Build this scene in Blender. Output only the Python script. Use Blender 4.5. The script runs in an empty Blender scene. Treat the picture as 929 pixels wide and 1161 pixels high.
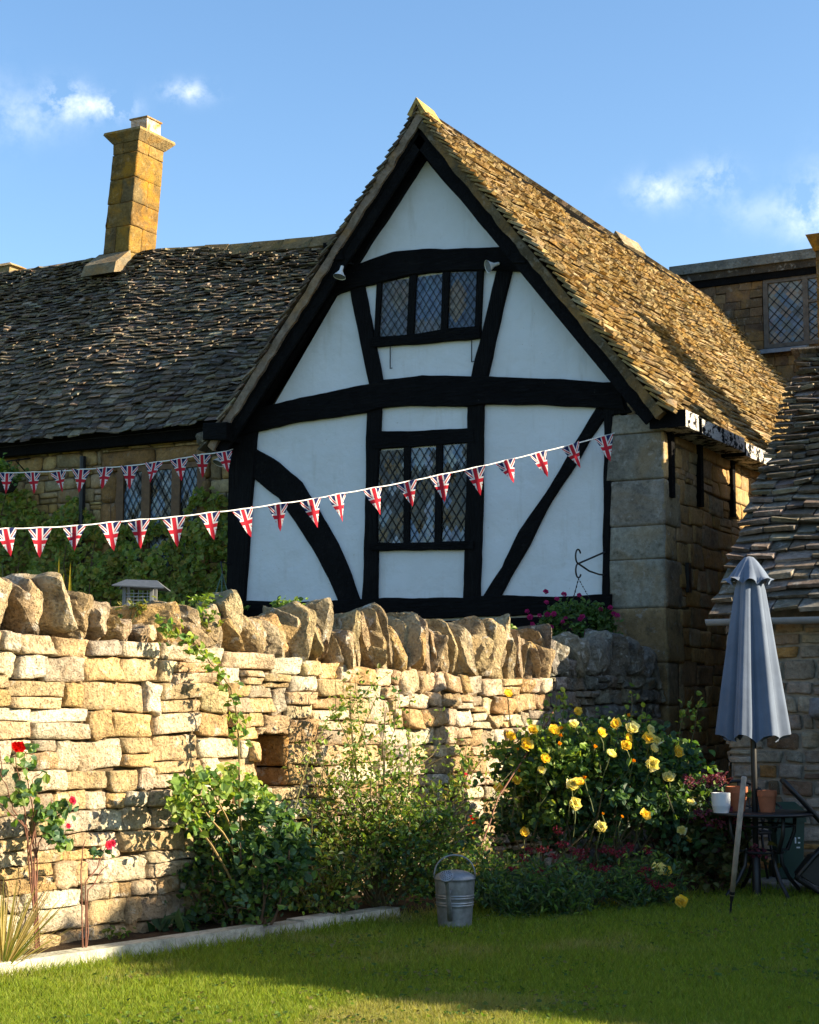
import bpy, bmesh, math, random
import numpy as np
from mathutils import Vector, Matrix, noise

random.seed(7)
rng = np.random.default_rng(7)
S = bpy.context.scene
COL = S.collection
rad = math.radians

# ------------------------------------------------------------------ camera geometry (world x runs along the gable, y goes into the picture)
TH = rad(28.6); FPX = 1900.0; EYE = 1.5
PIT = math.atan((800 - 580.5) / FPX)
FWH = Vector((-math.sin(TH), math.cos(TH), 0))
FW = Vector((-math.sin(TH) * math.cos(PIT), math.cos(TH) * math.cos(PIT), math.sin(PIT)))
RT = Vector((math.cos(TH), math.sin(TH), 0))
UP = RT.cross(FW)
EYEP = Vector((0, 0, EYE))
def ray(u, v): return FW + RT * ((u - 464.5) / FPX) + UP * ((580.5 - v) / FPX)
def on_b(u, v, b):
    r = ray(u, v); return EYEP + r * (b / r.y)
def on_a(u, v, a):
    r = ray(u, v); return EYEP + r * (a / r.x)
def gnd(u, v, z=0.0):
    r = ray(u, v); return EYEP + r * ((z - EYE) / r.z)
def at(u, v, dep):
    r = ray(u, v); return EYEP + r * (dep / r.dot(FWH))
def camxy(x, dep): return RT * x + FWH * dep

# sun direction (towards the sun)
SUN_EL = rad(22); SAZ = Vector((0.944, 0.33, 0)).normalized()
SUN = Vector((SAZ.x * math.cos(SUN_EL), SAZ.y * math.cos(SUN_EL), math.sin(SUN_EL)))

# ------------------------------------------------------------------ mesh building
ORG = {}
class MB:
    def __init__(s): s.V = []; s.n = 0; s.B = []
    def add(s, verts, faces, col=(1, 1, 1), mi=0):
        V = np.asarray([tuple(p) for p in verts] if not isinstance(verts, np.ndarray) else verts, dtype=float).reshape(-1, 3)
        if isinstance(faces, np.ndarray): groups = [faces]
        else:
            d = {}
            for f in faces: d.setdefault(len(f), []).append(f)
            groups = [np.array(g) for g in d.values()]
        for g in groups:
            c = np.asarray(col, dtype=float)
            if c.ndim == 1: c = np.tile(c, (len(g), 1))
            s.B.append((g + s.n, c, mi))
        s.V.append(V); s.n += len(V)
    def box(s, lo, hi, col=(1, 1, 1), mi=0, M=None):
        x0, y0, z0 = lo; x1, y1, z1 = hi
        v = [Vector(p) for p in ((x0,y0,z0),(x1,y0,z0),(x1,y1,z0),(x0,y1,z0),(x0,y0,z1),(x1,y0,z1),(x1,y1,z1),(x0,y1,z1))]
        if M is not None: v = [M @ p for p in v]
        s.add(v, [(0,3,2,1),(4,5,6,7),(0,1,5,4),(1,2,6,5),(2,3,7,6),(3,0,4,7)], col, mi)
    def hexa(s, v8, col=(1, 1, 1), mi=0):
        s.add(v8, [(0,3,2,1),(4,5,6,7),(0,1,5,4),(1,2,6,5),(2,3,7,6),(3,0,4,7)], col, mi)
    def tube(s, pts, r, n=6, col=(1, 1, 1), mi=0, caps=True):
        pts = [Vector(p) for p in pts]; N = len(pts)
        rr = r if hasattr(r, '__len__') else [r] * N
        V = []; ref = None
        for i, p in enumerate(pts):
            t = (pts[min(i + 1, N - 1)] - pts[max(i - 1, 0)])
            t = t.normalized() if t.length > 1e-9 else Vector((0, 0, 1))
            if ref is None: ref = t.orthogonal().normalized()
            ref = (ref - t * ref.dot(t))
            ref = ref.normalized() if ref.length > 1e-6 else t.orthogonal().normalized()
            q = t.cross(ref)
            for k in range(n):
                a = 2 * math.pi * k / n
                V.append(p + (ref * math.cos(a) + q * math.sin(a)) * rr[i])
        F = []
        for i in range(N - 1):
            for k in range(n):
                F.append((i*n+k, i*n+(k+1) % n, (i+1)*n+(k+1) % n, (i+1)*n+k))
        if caps:
            F.append(tuple(range(n))[::-1]); F.append(tuple((N-1)*n+k for k in range(n)))
        s.add(V, F, col, mi)
    def lathe(s, prof, c, n=24, col=(1, 1, 1), mi=0, M=None, rf=None):
        V = []
        for (r, z) in prof:
            for k in range(n):
                a = 2 * math.pi * k / n
                q = r * (rf(a, z) if rf else 1)
                p = Vector((q * math.cos(a), q * math.sin(a), z))
                if M is not None: p = M @ p
                V.append(p + Vector(c))
        F = [(i*n+k, i*n+(k+1) % n, (i+1)*n+(k+1) % n, (i+1)*n+k) for i in range(len(prof)-1) for k in range(n)]
        s.add(V, F, col, mi)
    def prism_b(s, az, b0, b1, col=(1, 1, 1), mi=0):
        """polygon in the (x,z) plane extruded from y=b0 (front) to y=b1"""
        n = len(az)
        area = sum(az[i][0]*az[(i+1) % n][1]-az[(i+1) % n][0]*az[i][1] for i in range(n))
        if area < 0: az = az[::-1]
        V = [(a, b0, z) for a, z in az] + [(a, b1, z) for a, z in az]
        F = [tuple(range(n)), tuple(range(2*n-1, n-1, -1))] + [(i, i+n, (i+1) % n+n, (i+1) % n) for i in range(n)]
        s.add(V, F, col, mi)
    def build(s, name, mats, parent=None, origin=None, smooth=False):
        if parent is not None: origin = ORG[parent.name]
        if origin is None: origin = Vector((0, 0, 0))
        V = np.concatenate(s.V) - np.array(origin)[None, :]
        me = bpy.data.meshes.new(name)
        me.vertices.add(len(V)); me.vertices.foreach_set('co', V.ravel())
        L = np.concatenate([g.ravel() for g, c, m in s.B])
        tot = np.concatenate([np.full(len(g), g.shape[1]) for g, c, m in s.B])
        st = np.concatenate([[0], np.cumsum(tot)[:-1]])
        me.loops.add(len(L)); me.loops.foreach_set('vertex_index', L.astype(np.int32))
        me.polygons.add(len(tot)); me.polygons.foreach_set('loop_start', st.astype(np.int32))
        me.polygons.foreach_set('material_index', np.concatenate([np.full(len(g), m) for g, c, m in s.B]).astype(np.int32))
        me.polygons.foreach_set('use_smooth', np.full(len(tot), bool(smooth)))
        C = np.concatenate([np.repeat(c, g.shape[1], axis=0) for g, c, m in s.B])
        C = np.concatenate([C, np.ones((len(C), 1))], axis=1)
        at_ = me.color_attributes.new('Col', 'FLOAT_COLOR', 'CORNER')
        at_.data.foreach_set('color', C.ravel().astype(np.float32))
        if not isinstance(mats, (list, tuple)): mats = [mats]
        for m in mats: me.materials.append(m)
        me.update(calc_edges=True); me.validate()
        o = bpy.data.objects.new(name, me); COL.objects.link(o)
        if parent is not None:
            o.parent = parent; ORG[o.name] = Vector(origin)
        else:
            o.location = origin; ORG[o.name] = Vector(origin)
        return o

def tag(o, label=None, cat=None, group=None, kind=None):
    if label: o['label'] = label
    if cat: o['category'] = cat
    if group: o['group'] = group
    if kind: o['kind'] = kind
    return o
def thing(name, label, cat, loc=(0, 0, 0), group=None):
    o = bpy.data.objects.new(name, None); COL.objects.link(o)
    o.location = loc; o.empty_display_size = 0.1
    ORG[o.name] = Vector(loc)
    return tag(o, label, cat, group)
def inst(name, me, parent, loc, rot=None, sc=1.0):
    o = bpy.data.objects.new(name, me); COL.objects.link(o)
    o.parent = parent; o.location = Vector(loc) - ORG[parent.name]
    if rot is not None: o.rotation_mode = 'QUATERNION'; o.rotation_quaternion = rot
    o.scale = (sc, sc, sc)
    ORG[o.name] = Vector(loc)
    return o
def jit(c, d=0.12):
    k = 1 + random.uniform(-d, d)
    return tuple(max(0.0, x * k * (1 + random.uniform(-d, d) * 0.25)) for x in c)
def lerp(a, b, t): return a + (b - a) * t
def interp(pts, x): return float(np.interp(x, [p[0] for p in pts], [p[1] for p in pts]))
def fbm(x, y, z, o=4): return noise.fractal(Vector((x, y, z)), 1.0, 2.0, o)

# ------------------------------------------------------------------ materials
class NT:
    def __init__(s, tree): s.t = tree; s.n = tree.nodes; s.l = tree.links
    def node(s, typ, **kw):
        n = s.n.new(typ)
        for k, v in kw.items(): setattr(n, k, v)
        return n
    def put(s, sock, val):
        if hasattr(val, 'is_output') or isinstance(val, bpy.types.NodeSocket): s.l.new(val, sock)
        else: sock.default_value = val
    def math(s, op, a, b=None, clamp=False):
        n = s.node('ShaderNodeMath', operation=op, use_clamp=clamp)
        s.put(n.inputs[0], a)
        if b is not None: s.put(n.inputs[1], b)
        return n.outputs[0]
    def mix(s, f, a, b, bt='MIX'):
        n = s.node('ShaderNodeMix', data_type='RGBA', blend_type=bt)
        s.put(n.inputs[0], f)
        for i, v in ((6, a), (7, b)):
            if isinstance(v, (tuple, list)): v = (*v[:3], 1)
            s.put(n.inputs[i], v)
        return n.outputs[2]
    def noise(s, vec, scale, detail=4, rough=0.55, dist=0.0):
        n = s.node('ShaderNodeTexNoise')
        s.l.new(vec, n.inputs['Vector']); n.inputs['Scale'].default_value = scale
        n.inputs['Detail'].default_value = detail; n.inputs['Roughness'].default_value = rough
        n.inputs['Distortion'].default_value = dist
        return n.outputs[0]
    def ramp(s, fac, pts):
        n = s.node('ShaderNodeMapRange')
        n.inputs[1].default_value = pts[0]; n.inputs[2].default_value = pts[1]
        n.inputs[3].default_value = pts[2]; n.inputs[4].default_value = pts[3]
        n.clamp = True
        s.put(n.inputs[0], fac); return n.outputs[0]
    def scalevec(s, vec, sc):
        n = s.node('ShaderNodeMapping'); s.l.new(vec, n.inputs[0]); n.inputs['Scale'].default_value = sc
        return n.outputs[0]
    def bump(s, h, strength=0.5, dist=0.02, normal=None):
        n = s.node('ShaderNodeBump'); s.put(n.inputs['Height'], h)
        n.inputs['Strength'].default_value = strength; n.inputs['Distance'].default_value = dist
        if normal is not None: s.l.new(normal, n.inputs['Normal'])
        return n.outputs[0]
def newmat(name):
    m = bpy.data.materials.new(name); m.use_nodes = True
    t = NT(m.node_tree); b = m.node_tree.nodes['Principled BSDF']
    return m, t, b
def coords(t):
    return t.node('ShaderNodeNewGeometry').outputs['Position']
def colattr(t):
    n = t.node('ShaderNodeVertexColor'); n.layer_name = 'Col'; return n.outputs[0]

def stone_mat(name, var=(0.62, 1.3), lichen=(0.55, 0.5, 0.42), lich_amt=0.5, dark=(0.05, 0.045, 0.035), dark_amt=0.5,
              warm=None, warm_amt=0.0, bump=0.6, dist=0.03, scale=1.0):
    m, t, b = newmat(name); p = coords(t); c = colattr(t)
    n1 = t.noise(p, 3.5*scale, 5, 0.6); n2 = t.noise(p, 22*scale, 6, 0.65); n3 = t.noise(p, 9*scale, 5, 0.62, 0.4); n4 = t.noise(p, 70*scale, 4, 0.7)
    v = t.math('MULTIPLY', t.ramp(n1, (0.3, 0.7, var[0], var[1])), t.ramp(n2, (0.25, 0.75, 0.62, 1.32)))
    base = t.mix(1.0, c, t.node('ShaderNodeCombineColor').outputs[0], 'MULTIPLY')
    cc = base.node.inputs[7].links[0].from_node
    for i in range(3): t.l.new(v, cc.inputs[i])
    out = base
    if warm: out = t.mix(t.math('MULTIPLY', t.ramp(t.noise(p, 2.2*scale, 4, 0.6, 0.6), (0.48, 0.66, 0, 1)), warm_amt), out, warm)
    out = t.mix(t.math('MULTIPLY', t.ramp(n3, (0.58, 0.66, 0, 1)), lich_amt), out, lichen)
    nd = t.noise(t.scalevec(p, (1, 1, 1.3)), 6.3*scale, 6, 0.68)
    out = t.mix(t.math('MULTIPLY', t.ramp(nd, (0.56, 0.68, 0, 1)), dark_amt), out, dark)
    t.l.new(out, b.inputs['Base Color']); b.inputs['Roughness'].default_value = 0.92
    b.inputs['Specular IOR Level'].default_value = 0.2
    pit = t.ramp(t.noise(p, 48*scale, 3, 0.75), (0.56, 0.66, 0, 1)); spk = t.ramp(t.noise(p, 95*scale, 2, 0.6), (0.60, 0.68, 0, 1))
    out = t.mix(t.math('MULTIPLY', pit, 0.4), out, t.mix(1.0, out, (0.33, 0.29, 0.24), 'MULTIPLY'))
    out = t.mix(t.math('MULTIPLY', spk, 0.25), out, lichen)
    t.l.new(out, b.inputs['Base Color'])
    h = t.math('SUBTRACT', t.math('ADD', t.math('MULTIPLY', n2, 0.9), t.math('ADD', n3, t.math('MULTIPLY', n4, 0.45))), t.math('MULTIPLY', pit, 0.35))
    t.l.new(t.bump(h, bump, dist), b.inputs['Normal'])
    return m
def plain_mat(name, col, rough=0.6, metal=0.0, var=0.25, scale=8, bump=0.0, spec=0.5, attr=False):
    m, t, b = newmat(name); p = coords(t)
    n = t.noise(p, scale, 5, 0.6)
    k = t.ramp(n, (0.3, 0.7, 1 - var, 1 + var))
    cc = t.node('ShaderNodeCombineColor')
    for i in range(3): t.l.new(k, cc.inputs[i])
    t.l.new(t.mix(1.0, colattr(t) if attr else col, cc.outputs[0], 'MULTIPLY'), b.inputs['Base Color'])
    b.inputs['Roughness'].default_value = rough; b.inputs['Metallic'].default_value = metal
    b.inputs['Specular IOR Level'].default_value = spec
    if bump: t.l.new(t.bump(t.noise(p, scale*4, 5, 0.6), bump, 0.01), b.inputs['Normal'])
    return m
def leaf_mat(name, trans=0.42, rough=0.5, spec=0.35):
    m, t, b = newmat(name); c = colattr(t); p = coords(t)
    k = t.ramp(t.noise(p, 30, 3), (0.3, 0.7, 0.8, 1.2))
    cc = t.node('ShaderNodeCombineColor')
    for i in range(3): t.l.new(k, cc.inputs[i])
    col = t.mix(1.0, c, cc.outputs[0], 'MULTIPLY')
    t.l.new(col, b.inputs['Base Color']); b.inputs['Roughness'].default_value = rough
    b.inputs['Specular IOR Level'].default_value = spec
    tr = t.node('ShaderNodeBsdfTranslucent'); t.l.new(t.mix(1.0, col, (1.5, 1.5, 0.6), 'MULTIPLY'), tr.inputs[0])
    mx = t.node('ShaderNodeMixShader'); mx.inputs[0].default_value = trans
    t.l.new(b.outputs[0], mx.inputs[1]); t.l.new(tr.outputs[0], mx.inputs[2])
    t.l.new(mx.outputs[0], m.node_tree.nodes['Material Output'].inputs[0])
    return m

M = {}
M['wall_stone'] = stone_mat('garden_wall_stone', lich_amt=0.75, lichen=(0.6, 0.54, 0.44), dark=(0.12, 0.085, 0.045), dark_amt=0.42, warm=(0.42, 0.24, 0.09), warm_amt=0.45, bump=1.0, dist=0.045)
M['coping_stone'] = stone_mat('coping_stone', lich_amt=0.75, lichen=(0.62, 0.58, 0.50), dark=(0.07, 0.055, 0.038), dark_amt=0.7, warm=(0.36, 0.21, 0.08), warm_amt=0.3, bump=1.0, dist=0.05)
M['house_stone'] = stone_mat('house_stone', lich_amt=0.25, lichen=(0.36, 0.33, 0.28), dark=(0.05, 0.04, 0.03), dark_amt=0.55, warm=(0.34, 0.18, 0.05), warm_amt=0.55, bump=0.5)
M['pier_stone'] = stone_mat('pier_stone', lich_amt=0.45, lichen=(0.36, 0.34, 0.31), dark=(0.07, 0.06, 0.04), dark_amt=0.7, warm=(0.24, 0.15, 0.06), warm_amt=0.45, bump=0.35)
M['chimney_stone'] = stone_mat('chimney_stone', lich_amt=0.3, lichen=(0.38, 0.28, 0.16), dark=(0.09, 0.06, 0.025), dark_amt=0.6, warm=(0.36, 0.175, 0.015), warm_amt=0.9, bump=0.7, scale=1.2)
M['slate_gold'] = stone_mat('slate_gold', lich_amt=0.35, lichen=(0.36, 0.31, 0.22), dark=(0.035, 0.028, 0.018), dark_amt=0.55, warm=(0.33, 0.20, 0.045), warm_amt=0.6, bump=0.7)
M['slate_grey'] = stone_mat('slate_grey', lich_amt=0.5, lichen=(0.34, 0.33, 0.305), dark=(0.03, 0.027, 0.022), dark_amt=0.5, warm=(0.13, 0.09, 0.045), warm_amt=0.35, bump=0.7)
M['mortar'] = plain_mat('mortar', (0.16, 0.12, 0.075), 0.95, var=0.35, scale=12, bump=0.6, spec=0.1)
M['dark_mortar'] = plain_mat('dark_mortar', (0.10, 0.07, 0.04), 0.95, var=0.35, scale=12, bump=0.6, spec=0.1)
M['pale_mortar'] = plain_mat('pale_mortar', (0.25, 0.22, 0.175), 0.95, var=0.3, scale=14, bump=0.6, spec=0.1)
M['black_iron'] = plain_mat('black_iron', (0.012, 0.012, 0.013), 0.45, var=0.3, scale=20, spec=0.4)
M['dark_void'] = plain_mat('dark_void', (0.012, 0.010, 0.009), 0.9, var=0.2)
M['lead'] = plain_mat('lead', (0.16, 0.165, 0.17), 0.6, var=0.3, scale=15)
M['old_lead'] = plain_mat('old_lead', (0.022, 0.024, 0.024), 0.75, var=0.4, scale=9, spec=0.3)
M['galv'] = plain_mat('galvanised', (0.23, 0.245, 0.26), 0.48, metal=0.5, var=0.3, scale=22)
M['terracotta'] = plain_mat('terracotta', (0.30, 0.095, 0.04), 0.85, var=0.2, scale=18)
M['white_pot'] = plain_mat('white_glaze', (0.55, 0.57, 0.6), 0.3, var=0.06)
M['bin_green'] = plain_mat('bin_green', (0.012, 0.045, 0.028), 0.5, var=0.15)
M['white_paint'] = plain_mat('white_paint', (0.7, 0.7, 0.68), 0.5, var=0.1)
M['gutter'] = plain_mat('gutter_paint', (0.20, 0.22, 0.25), 0.5, var=0.2, scale=10)
M['stem'] = plain_mat('stem', (0.09, 0.05, 0.03), 0.8, var=0.3, scale=20, attr=True)
M['string'] = plain_mat('string', (0.75, 0.74, 0.7), 0.8, var=0.05)
M['soil'] = plain_mat('soil', (0.05, 0.033, 0.02), 0.95, var=0.5, scale=18, bump=1.0, spec=0.1)
M['kerb'] = stone_mat('kerb_stone', lich_amt=0.4, dark_amt=0.35, bump=0.4)
M['leaf'] = leaf_mat('leaf')
M['hedge_leaf'] = leaf_mat('hedge_leaf', 0.15, 0.6)
M['petal'] = leaf_mat('petal', 0.3, 0.6, 0.2)
M['grass'] = leaf_mat('grass_blade', 0.45, 0.6, 0.2)
M['roof_felt'] = plain_mat('bird_table_roof', (0.055, 0.065, 0.08), 0.6, var=0.2, scale=30)

# peeling black-over-white wall plate and the plain black timber
def timber_mat(name, along, peel=0.0, base=(0.0045, 0.0045, 0.005)):
    m, t, b = newmat(name); p = coords(t)
    sc = {'x': (1.2, 14, 14), 'z': (14, 14, 1.2), 'y': (14, 1.2, 14), 'n': (6, 6, 6)}[along]
    g = t.noise(t.scalevec(p, sc), 3.0, 6, 0.65); n = t.noise(p, 4, 5, 0.6)
    col = t.mix(t.ramp(n, (0.45, 0.75, 0, 1)), base, tuple(x * 1.7 for x in base))
    col = t.mix(t.ramp(t.noise(p, 26, 3, 0.7), (0.71, 0.76, 0, 0.7)), col, (0.07, 0.068, 0.064))
    col = t.mix(t.ramp(t.noise(t.scalevec(p, sc), 2.2, 6, 0.7), (0.56, 0.74, 0, 0.75)), col, (0.018, 0.017, 0.016))
    if peel: col = t.mix(t.ramp(t.noise(t.scalevec(p, (2, 2, 3)), 3.5, 6, 0.7), (0.5 - peel, 0.54 - peel, 0, 1)), col, (0.55, 0.52, 0.48))
    t.l.new(col, b.inputs['Base Color']); b.inputs['Roughness'].default_value = 0.72
    b.inputs['Specular IOR Level'].default_value = 0.07
    crk = t.ramp(t.noise(t.scalevec(p, tuple(q*1.6 for q in sc)), 5.0, 4, 0.6, 0.3), (0.60, 0.66, 0, 1))
    t.l.new(t.bump(t.math('SUBTRACT', t.math('ADD', g, t.math('MULTIPLY', n, 0.6)), t.math('MULTIPLY', crk, 0.5)), 1.0, 0.035), b.inputs['Normal'])
    return m
M['timber_h'] = timber_mat('black_timber_level', 'x'); M['timber_v'] = timber_mat('black_timber_upright', 'z')
M['timber_d'] = timber_mat('black_timber_slanting', 'n'); M['wall_plate'] = timber_mat('peeling_wall_plate', 'y', 0.03)
M['plate_black'] = timber_mat('wall_plate_black', 'y')
# lime plaster
m, t, b = newmat('lime_plaster'); p = coords(t)
n1 = t.noise(p, 1.3, 5, 0.6); n2 = t.noise(p, 14, 5, 0.6)
col = t.mix(t.ramp(n1, (0.35, 0.75, 0, 1)), (0.645, 0.675, 0.71), (0.575, 0.595, 0.61))
col = t.mix(t.ramp(t.noise(t.scalevec(p, (5, 5, 0.8)), 1.6, 5, 0.65), (0.56, 0.78, 0, 0.5)), col, (0.46, 0.455, 0.43))
col = t.mix(t.ramp(t.noise(p, 34, 2, 0.5), (0.74, 0.77, 0, 0.7)), col, (0.40, 0.38, 0.34))
t.l.new(col, b.inputs['Base Color']); b.inputs['Roughness'].default_value = 0.9; b.inputs['Specular IOR Level'].default_value = 0.15
t.l.new(t.bump(t.math('ADD', t.math('MULTIPLY', t.noise(p, 2.6, 4, 0.55), 1.6), t.math('MULTIPLY', n2, 0.2)), 0.5, 0.045), b.inputs['Normal'])
M['plaster'] = m
# old leaded glass: reflections are painted into each quarry's tone (Col); each has its own tilt
m, t, b = newmat('leaded_glass'); c = colattr(t)
t.l.new(c, b.inputs['Base Color']); b.inputs['Roughness'].default_value = 0.07
b.inputs['IOR'].default_value = 1.5; b.inputs['Specular IOR Level'].default_value = 0.35
p = coords(t); t.l.new(t.bump(t.noise(p, 9, 2), 0.15, 0.02), b.inputs['Normal'])
M['glass'] = m
# parasol cloth
M['cloth'] = plain_mat('parasol_cloth', (0.105, 0.135, 0.195), 0.85, var=0.14, scale=5, bump=0.15, spec=0.15)
M['cloth'].node_tree.nodes['Principled BSDF'].inputs['Sheen Weight'].default_value = 0.2
# wood stake
M['stake'] = plain_mat('weathered_wood', (0.30, 0.25, 0.20), 0.8, var=0.3, scale=15)
M['oak'] = plain_mat('oak', (0.13, 0.065, 0.025), 0.7, var=0.35, scale=14)
# union flag pennant
m, t, b = newmat('union_flag')
uv = t.node('ShaderNodeUVMap'); sx = t.node('ShaderNodeSeparateXYZ'); t.l.new(uv.outputs[0], sx.inputs[0])
X = t.math('ABSOLUTE', t.math('SUBTRACT', sx.outputs[0], 0.5)); Y = t.math('ABSOLUTE', t.math('SUBTRACT', sx.outputs[1], 0.5))
D = t.math('ABSOLUTE', t.math('SUBTRACT', X, Y))
lt = lambda v, k: t.math('LESS_THAN', v, k)
red = (0.60, 0.03, 0.05); white = (0.80, 0.78, 0.76); blue = (0.022, 0.03, 0.12)
col = t.mix(lt(D, 0.085), blue, white)
col = t.mix(lt(D, 0.03), col, red)
col = t.mix(t.math('MAXIMUM', lt(X, 0.15), lt(Y, 0.125)), col, white)
col = t.mix(t.math('MAXIMUM', lt(X, 0.088), lt(Y, 0.07)), col, red)
t.l.new(col, b.inputs['Base Color']); b.inputs['Roughness'].default_value = 0.8; b.inputs['Specular IOR Level'].default_value = 0.1
tr = t.node('ShaderNodeBsdfTranslucent'); t.l.new(col, tr.inputs[0]); mx = t.node('ShaderNodeMixShader'); mx.inputs[0].default_value = 0.45
t.l.new(b.outputs[0], mx.inputs[1]); t.l.new(tr.outputs[0], mx.inputs[2]); t.l.new(mx.outputs[0], m.node_tree.nodes['Material Output'].inputs[0])
M['flag'] = m
# lawn
m, t, b = newmat('lawn_ground'); p = coords(t)
n1 = t.noise(p, 0.9, 5, 0.65, 0.5); n2 = t.noise(p, 40, 5, 0.7)
col = t.mix(t.ramp(n1, (0.45, 0.7, 0, 1)), (0.075, 0.125, 0.014), (0.17, 0.15, 0.06))
col = t.mix(t.ramp(n2, (0.35, 0.7, 0, 0.7)), col, (0.02, 0.028, 0.008))
t.l.new(col, b.inputs['Base Color']); b.inputs['Roughness'].default_value = 0.95; b.inputs['Specular IOR Level'].default_value = 0.1
t.l.new(t.bump(n2, 0.8, 0.03), b.inputs['Normal'])
M['lawn'] = m
M['paving'] = stone_mat('paving', lich_amt=0.3, dark_amt=0.4, bump=0.4)

# ------------------------------------------------------------------ generators
ICO = None
def ico():
    global ICO
    if ICO is None:
        bm = bmesh.new(); bmesh.ops.create_icosphere(bm, subdivisions=4, radius=1)
        bm.verts.ensure_lookup_table()
        ICO = (np.array([v.co[:] for v in bm.verts]), np.array([[v.index for v in f.verts] for f in bm.faces]))
        bm.free()
    return ICO
def rock(mb, c, half, M3=None, cuts=7, p=26, rough=0.05, col=(0.4, 0.3, 0.2)):
    D, Fc = ico()
    N = []; R = []
    for ax in range(3):
        for s in (-1, 1):
            n = np.zeros(3); n[ax] = s; n += rng.normal(0, 0.14, 3); n /= np.linalg.norm(n); N.append(n); R.append(rng.uniform(0.8, 1.0))
    for _ in range(cuts):
        n = rng.normal(0, 1, 3); n /= np.linalg.norm(n); N.append(n); R.append(rng.uniform(0.86, 1.2))
    q = np.maximum(D @ np.array(N).T, 0) / np.array(R)[None, :]
    r = (q ** p).sum(1) ** (-1 / p)
    P = D * r[:, None]
    o = rng.uniform(0, 50, 3)
    P = P * np.array(half)[None, :]
    sc = 1 / max(half)
    nz = np.array([noise.fractal(Vector((P[i] * sc * 2.0 + o)), 0.9, 2.2, 5) for i in range(len(P))])
    nl = np.array([noise.fractal(Vector((P[i] * sc * 0.9 + o + 9)), 1.0, 2.0, 2) for i in range(len(P))])
    P = P + D * (nz[:, None] * rough * min(half) * 2 + nl[:, None] * 0.18 * min(half))
    if M3 is not None: P = P @ np.array(M3).T
    mb.add(P + np.array(c)[None, :], Fc, col)

def stone_block(mb, P, u0, u1, z0, z1, n, depth, col, g=8, rough=0.012, gap=0.006, mi=0, soft=0.55, flat=9, wonk=1.0):
    """P(u,z) -> point on the wall face; n -> outward normal; a rounded, pitted block standing depth proud of the bed"""
    w = (u1 - u0) / 2 - gap; h = (z1 - z0) / 2 - gap
    if w < 0.01 or h < 0.008: return
    cu, cz = (u0 + u1) / 2, (z0 + z1) / 2
    base = [-1, -0.985, -0.88, -0.6, -0.2, 0.2, 0.6, 0.88, 0.985, 1] if g == 8 else [-1, -0.97, -0.7, 0, 0.7, 0.97, 1]
    k = len(base); o = random.uniform(0, 100); V = []
    ru, rz = [random.uniform(-1, 1) for _ in range(4)], [random.uniform(-1, 1) for _ in range(4)]
    sl = random.uniform(-0.25, 0.25), random.uniform(-0.35, 0.25)
    rr = min(w, h) * soft * random.uniform(.5, 1.15)
    kx = [random.uniform(-1, 1) for _ in range(4)]
    for t_ in base:
        for s_ in base:
            du = s_ * w; dz = t_ * h
            # round corners
            ex = max(0, abs(du) - (w - rr)) / rr; ez = max(0, abs(dz) - (h - rr)) / rr
            l = math.hypot(ex, ez)
            if l > 1 and abs(s_) > 0.9 or l > 1:
                du = math.copysign(w - rr + ex / l * rr, du) if ex > 0 else du
                dz = math.copysign(h - rr + ez / l * rr, dz) if ez > 0 else dz
            du += wonk * (0.12 * min(w, h*1.6) * noise.noise(Vector((o, t_ * 1.3, s_ * .8))) + .012 * kx[0] * t_); dz += wonk * (0.16 * h * noise.noise(Vector((s_ * 1.4, o, t_ * .8))) + min(.016, .14*h) * kx[1] * s_)
            e = max(0.0, 1 - max(abs(s_), abs(t_)) ** flat)
            hh = depth * (e ** 0.5) * (1 + sl[0] * s_ + sl[1] * t_)
            pt = P(cu + du, cz + dz)
            nz = noise.fractal(Vector((pt.x * 9 + o, pt.y * 9, pt.z * 9)), 1.0, 2.0, 4)
            V.append(pt + n * (hh + nz * rough * (0.3 + e)))
    F = [(i*k+j, i*k+j+1, (i+1)*k+j+1, (i+1)*k+j) for i in range(k-1) for j in range(k-1)]
    mb.add(V, F, col, mi)

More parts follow.
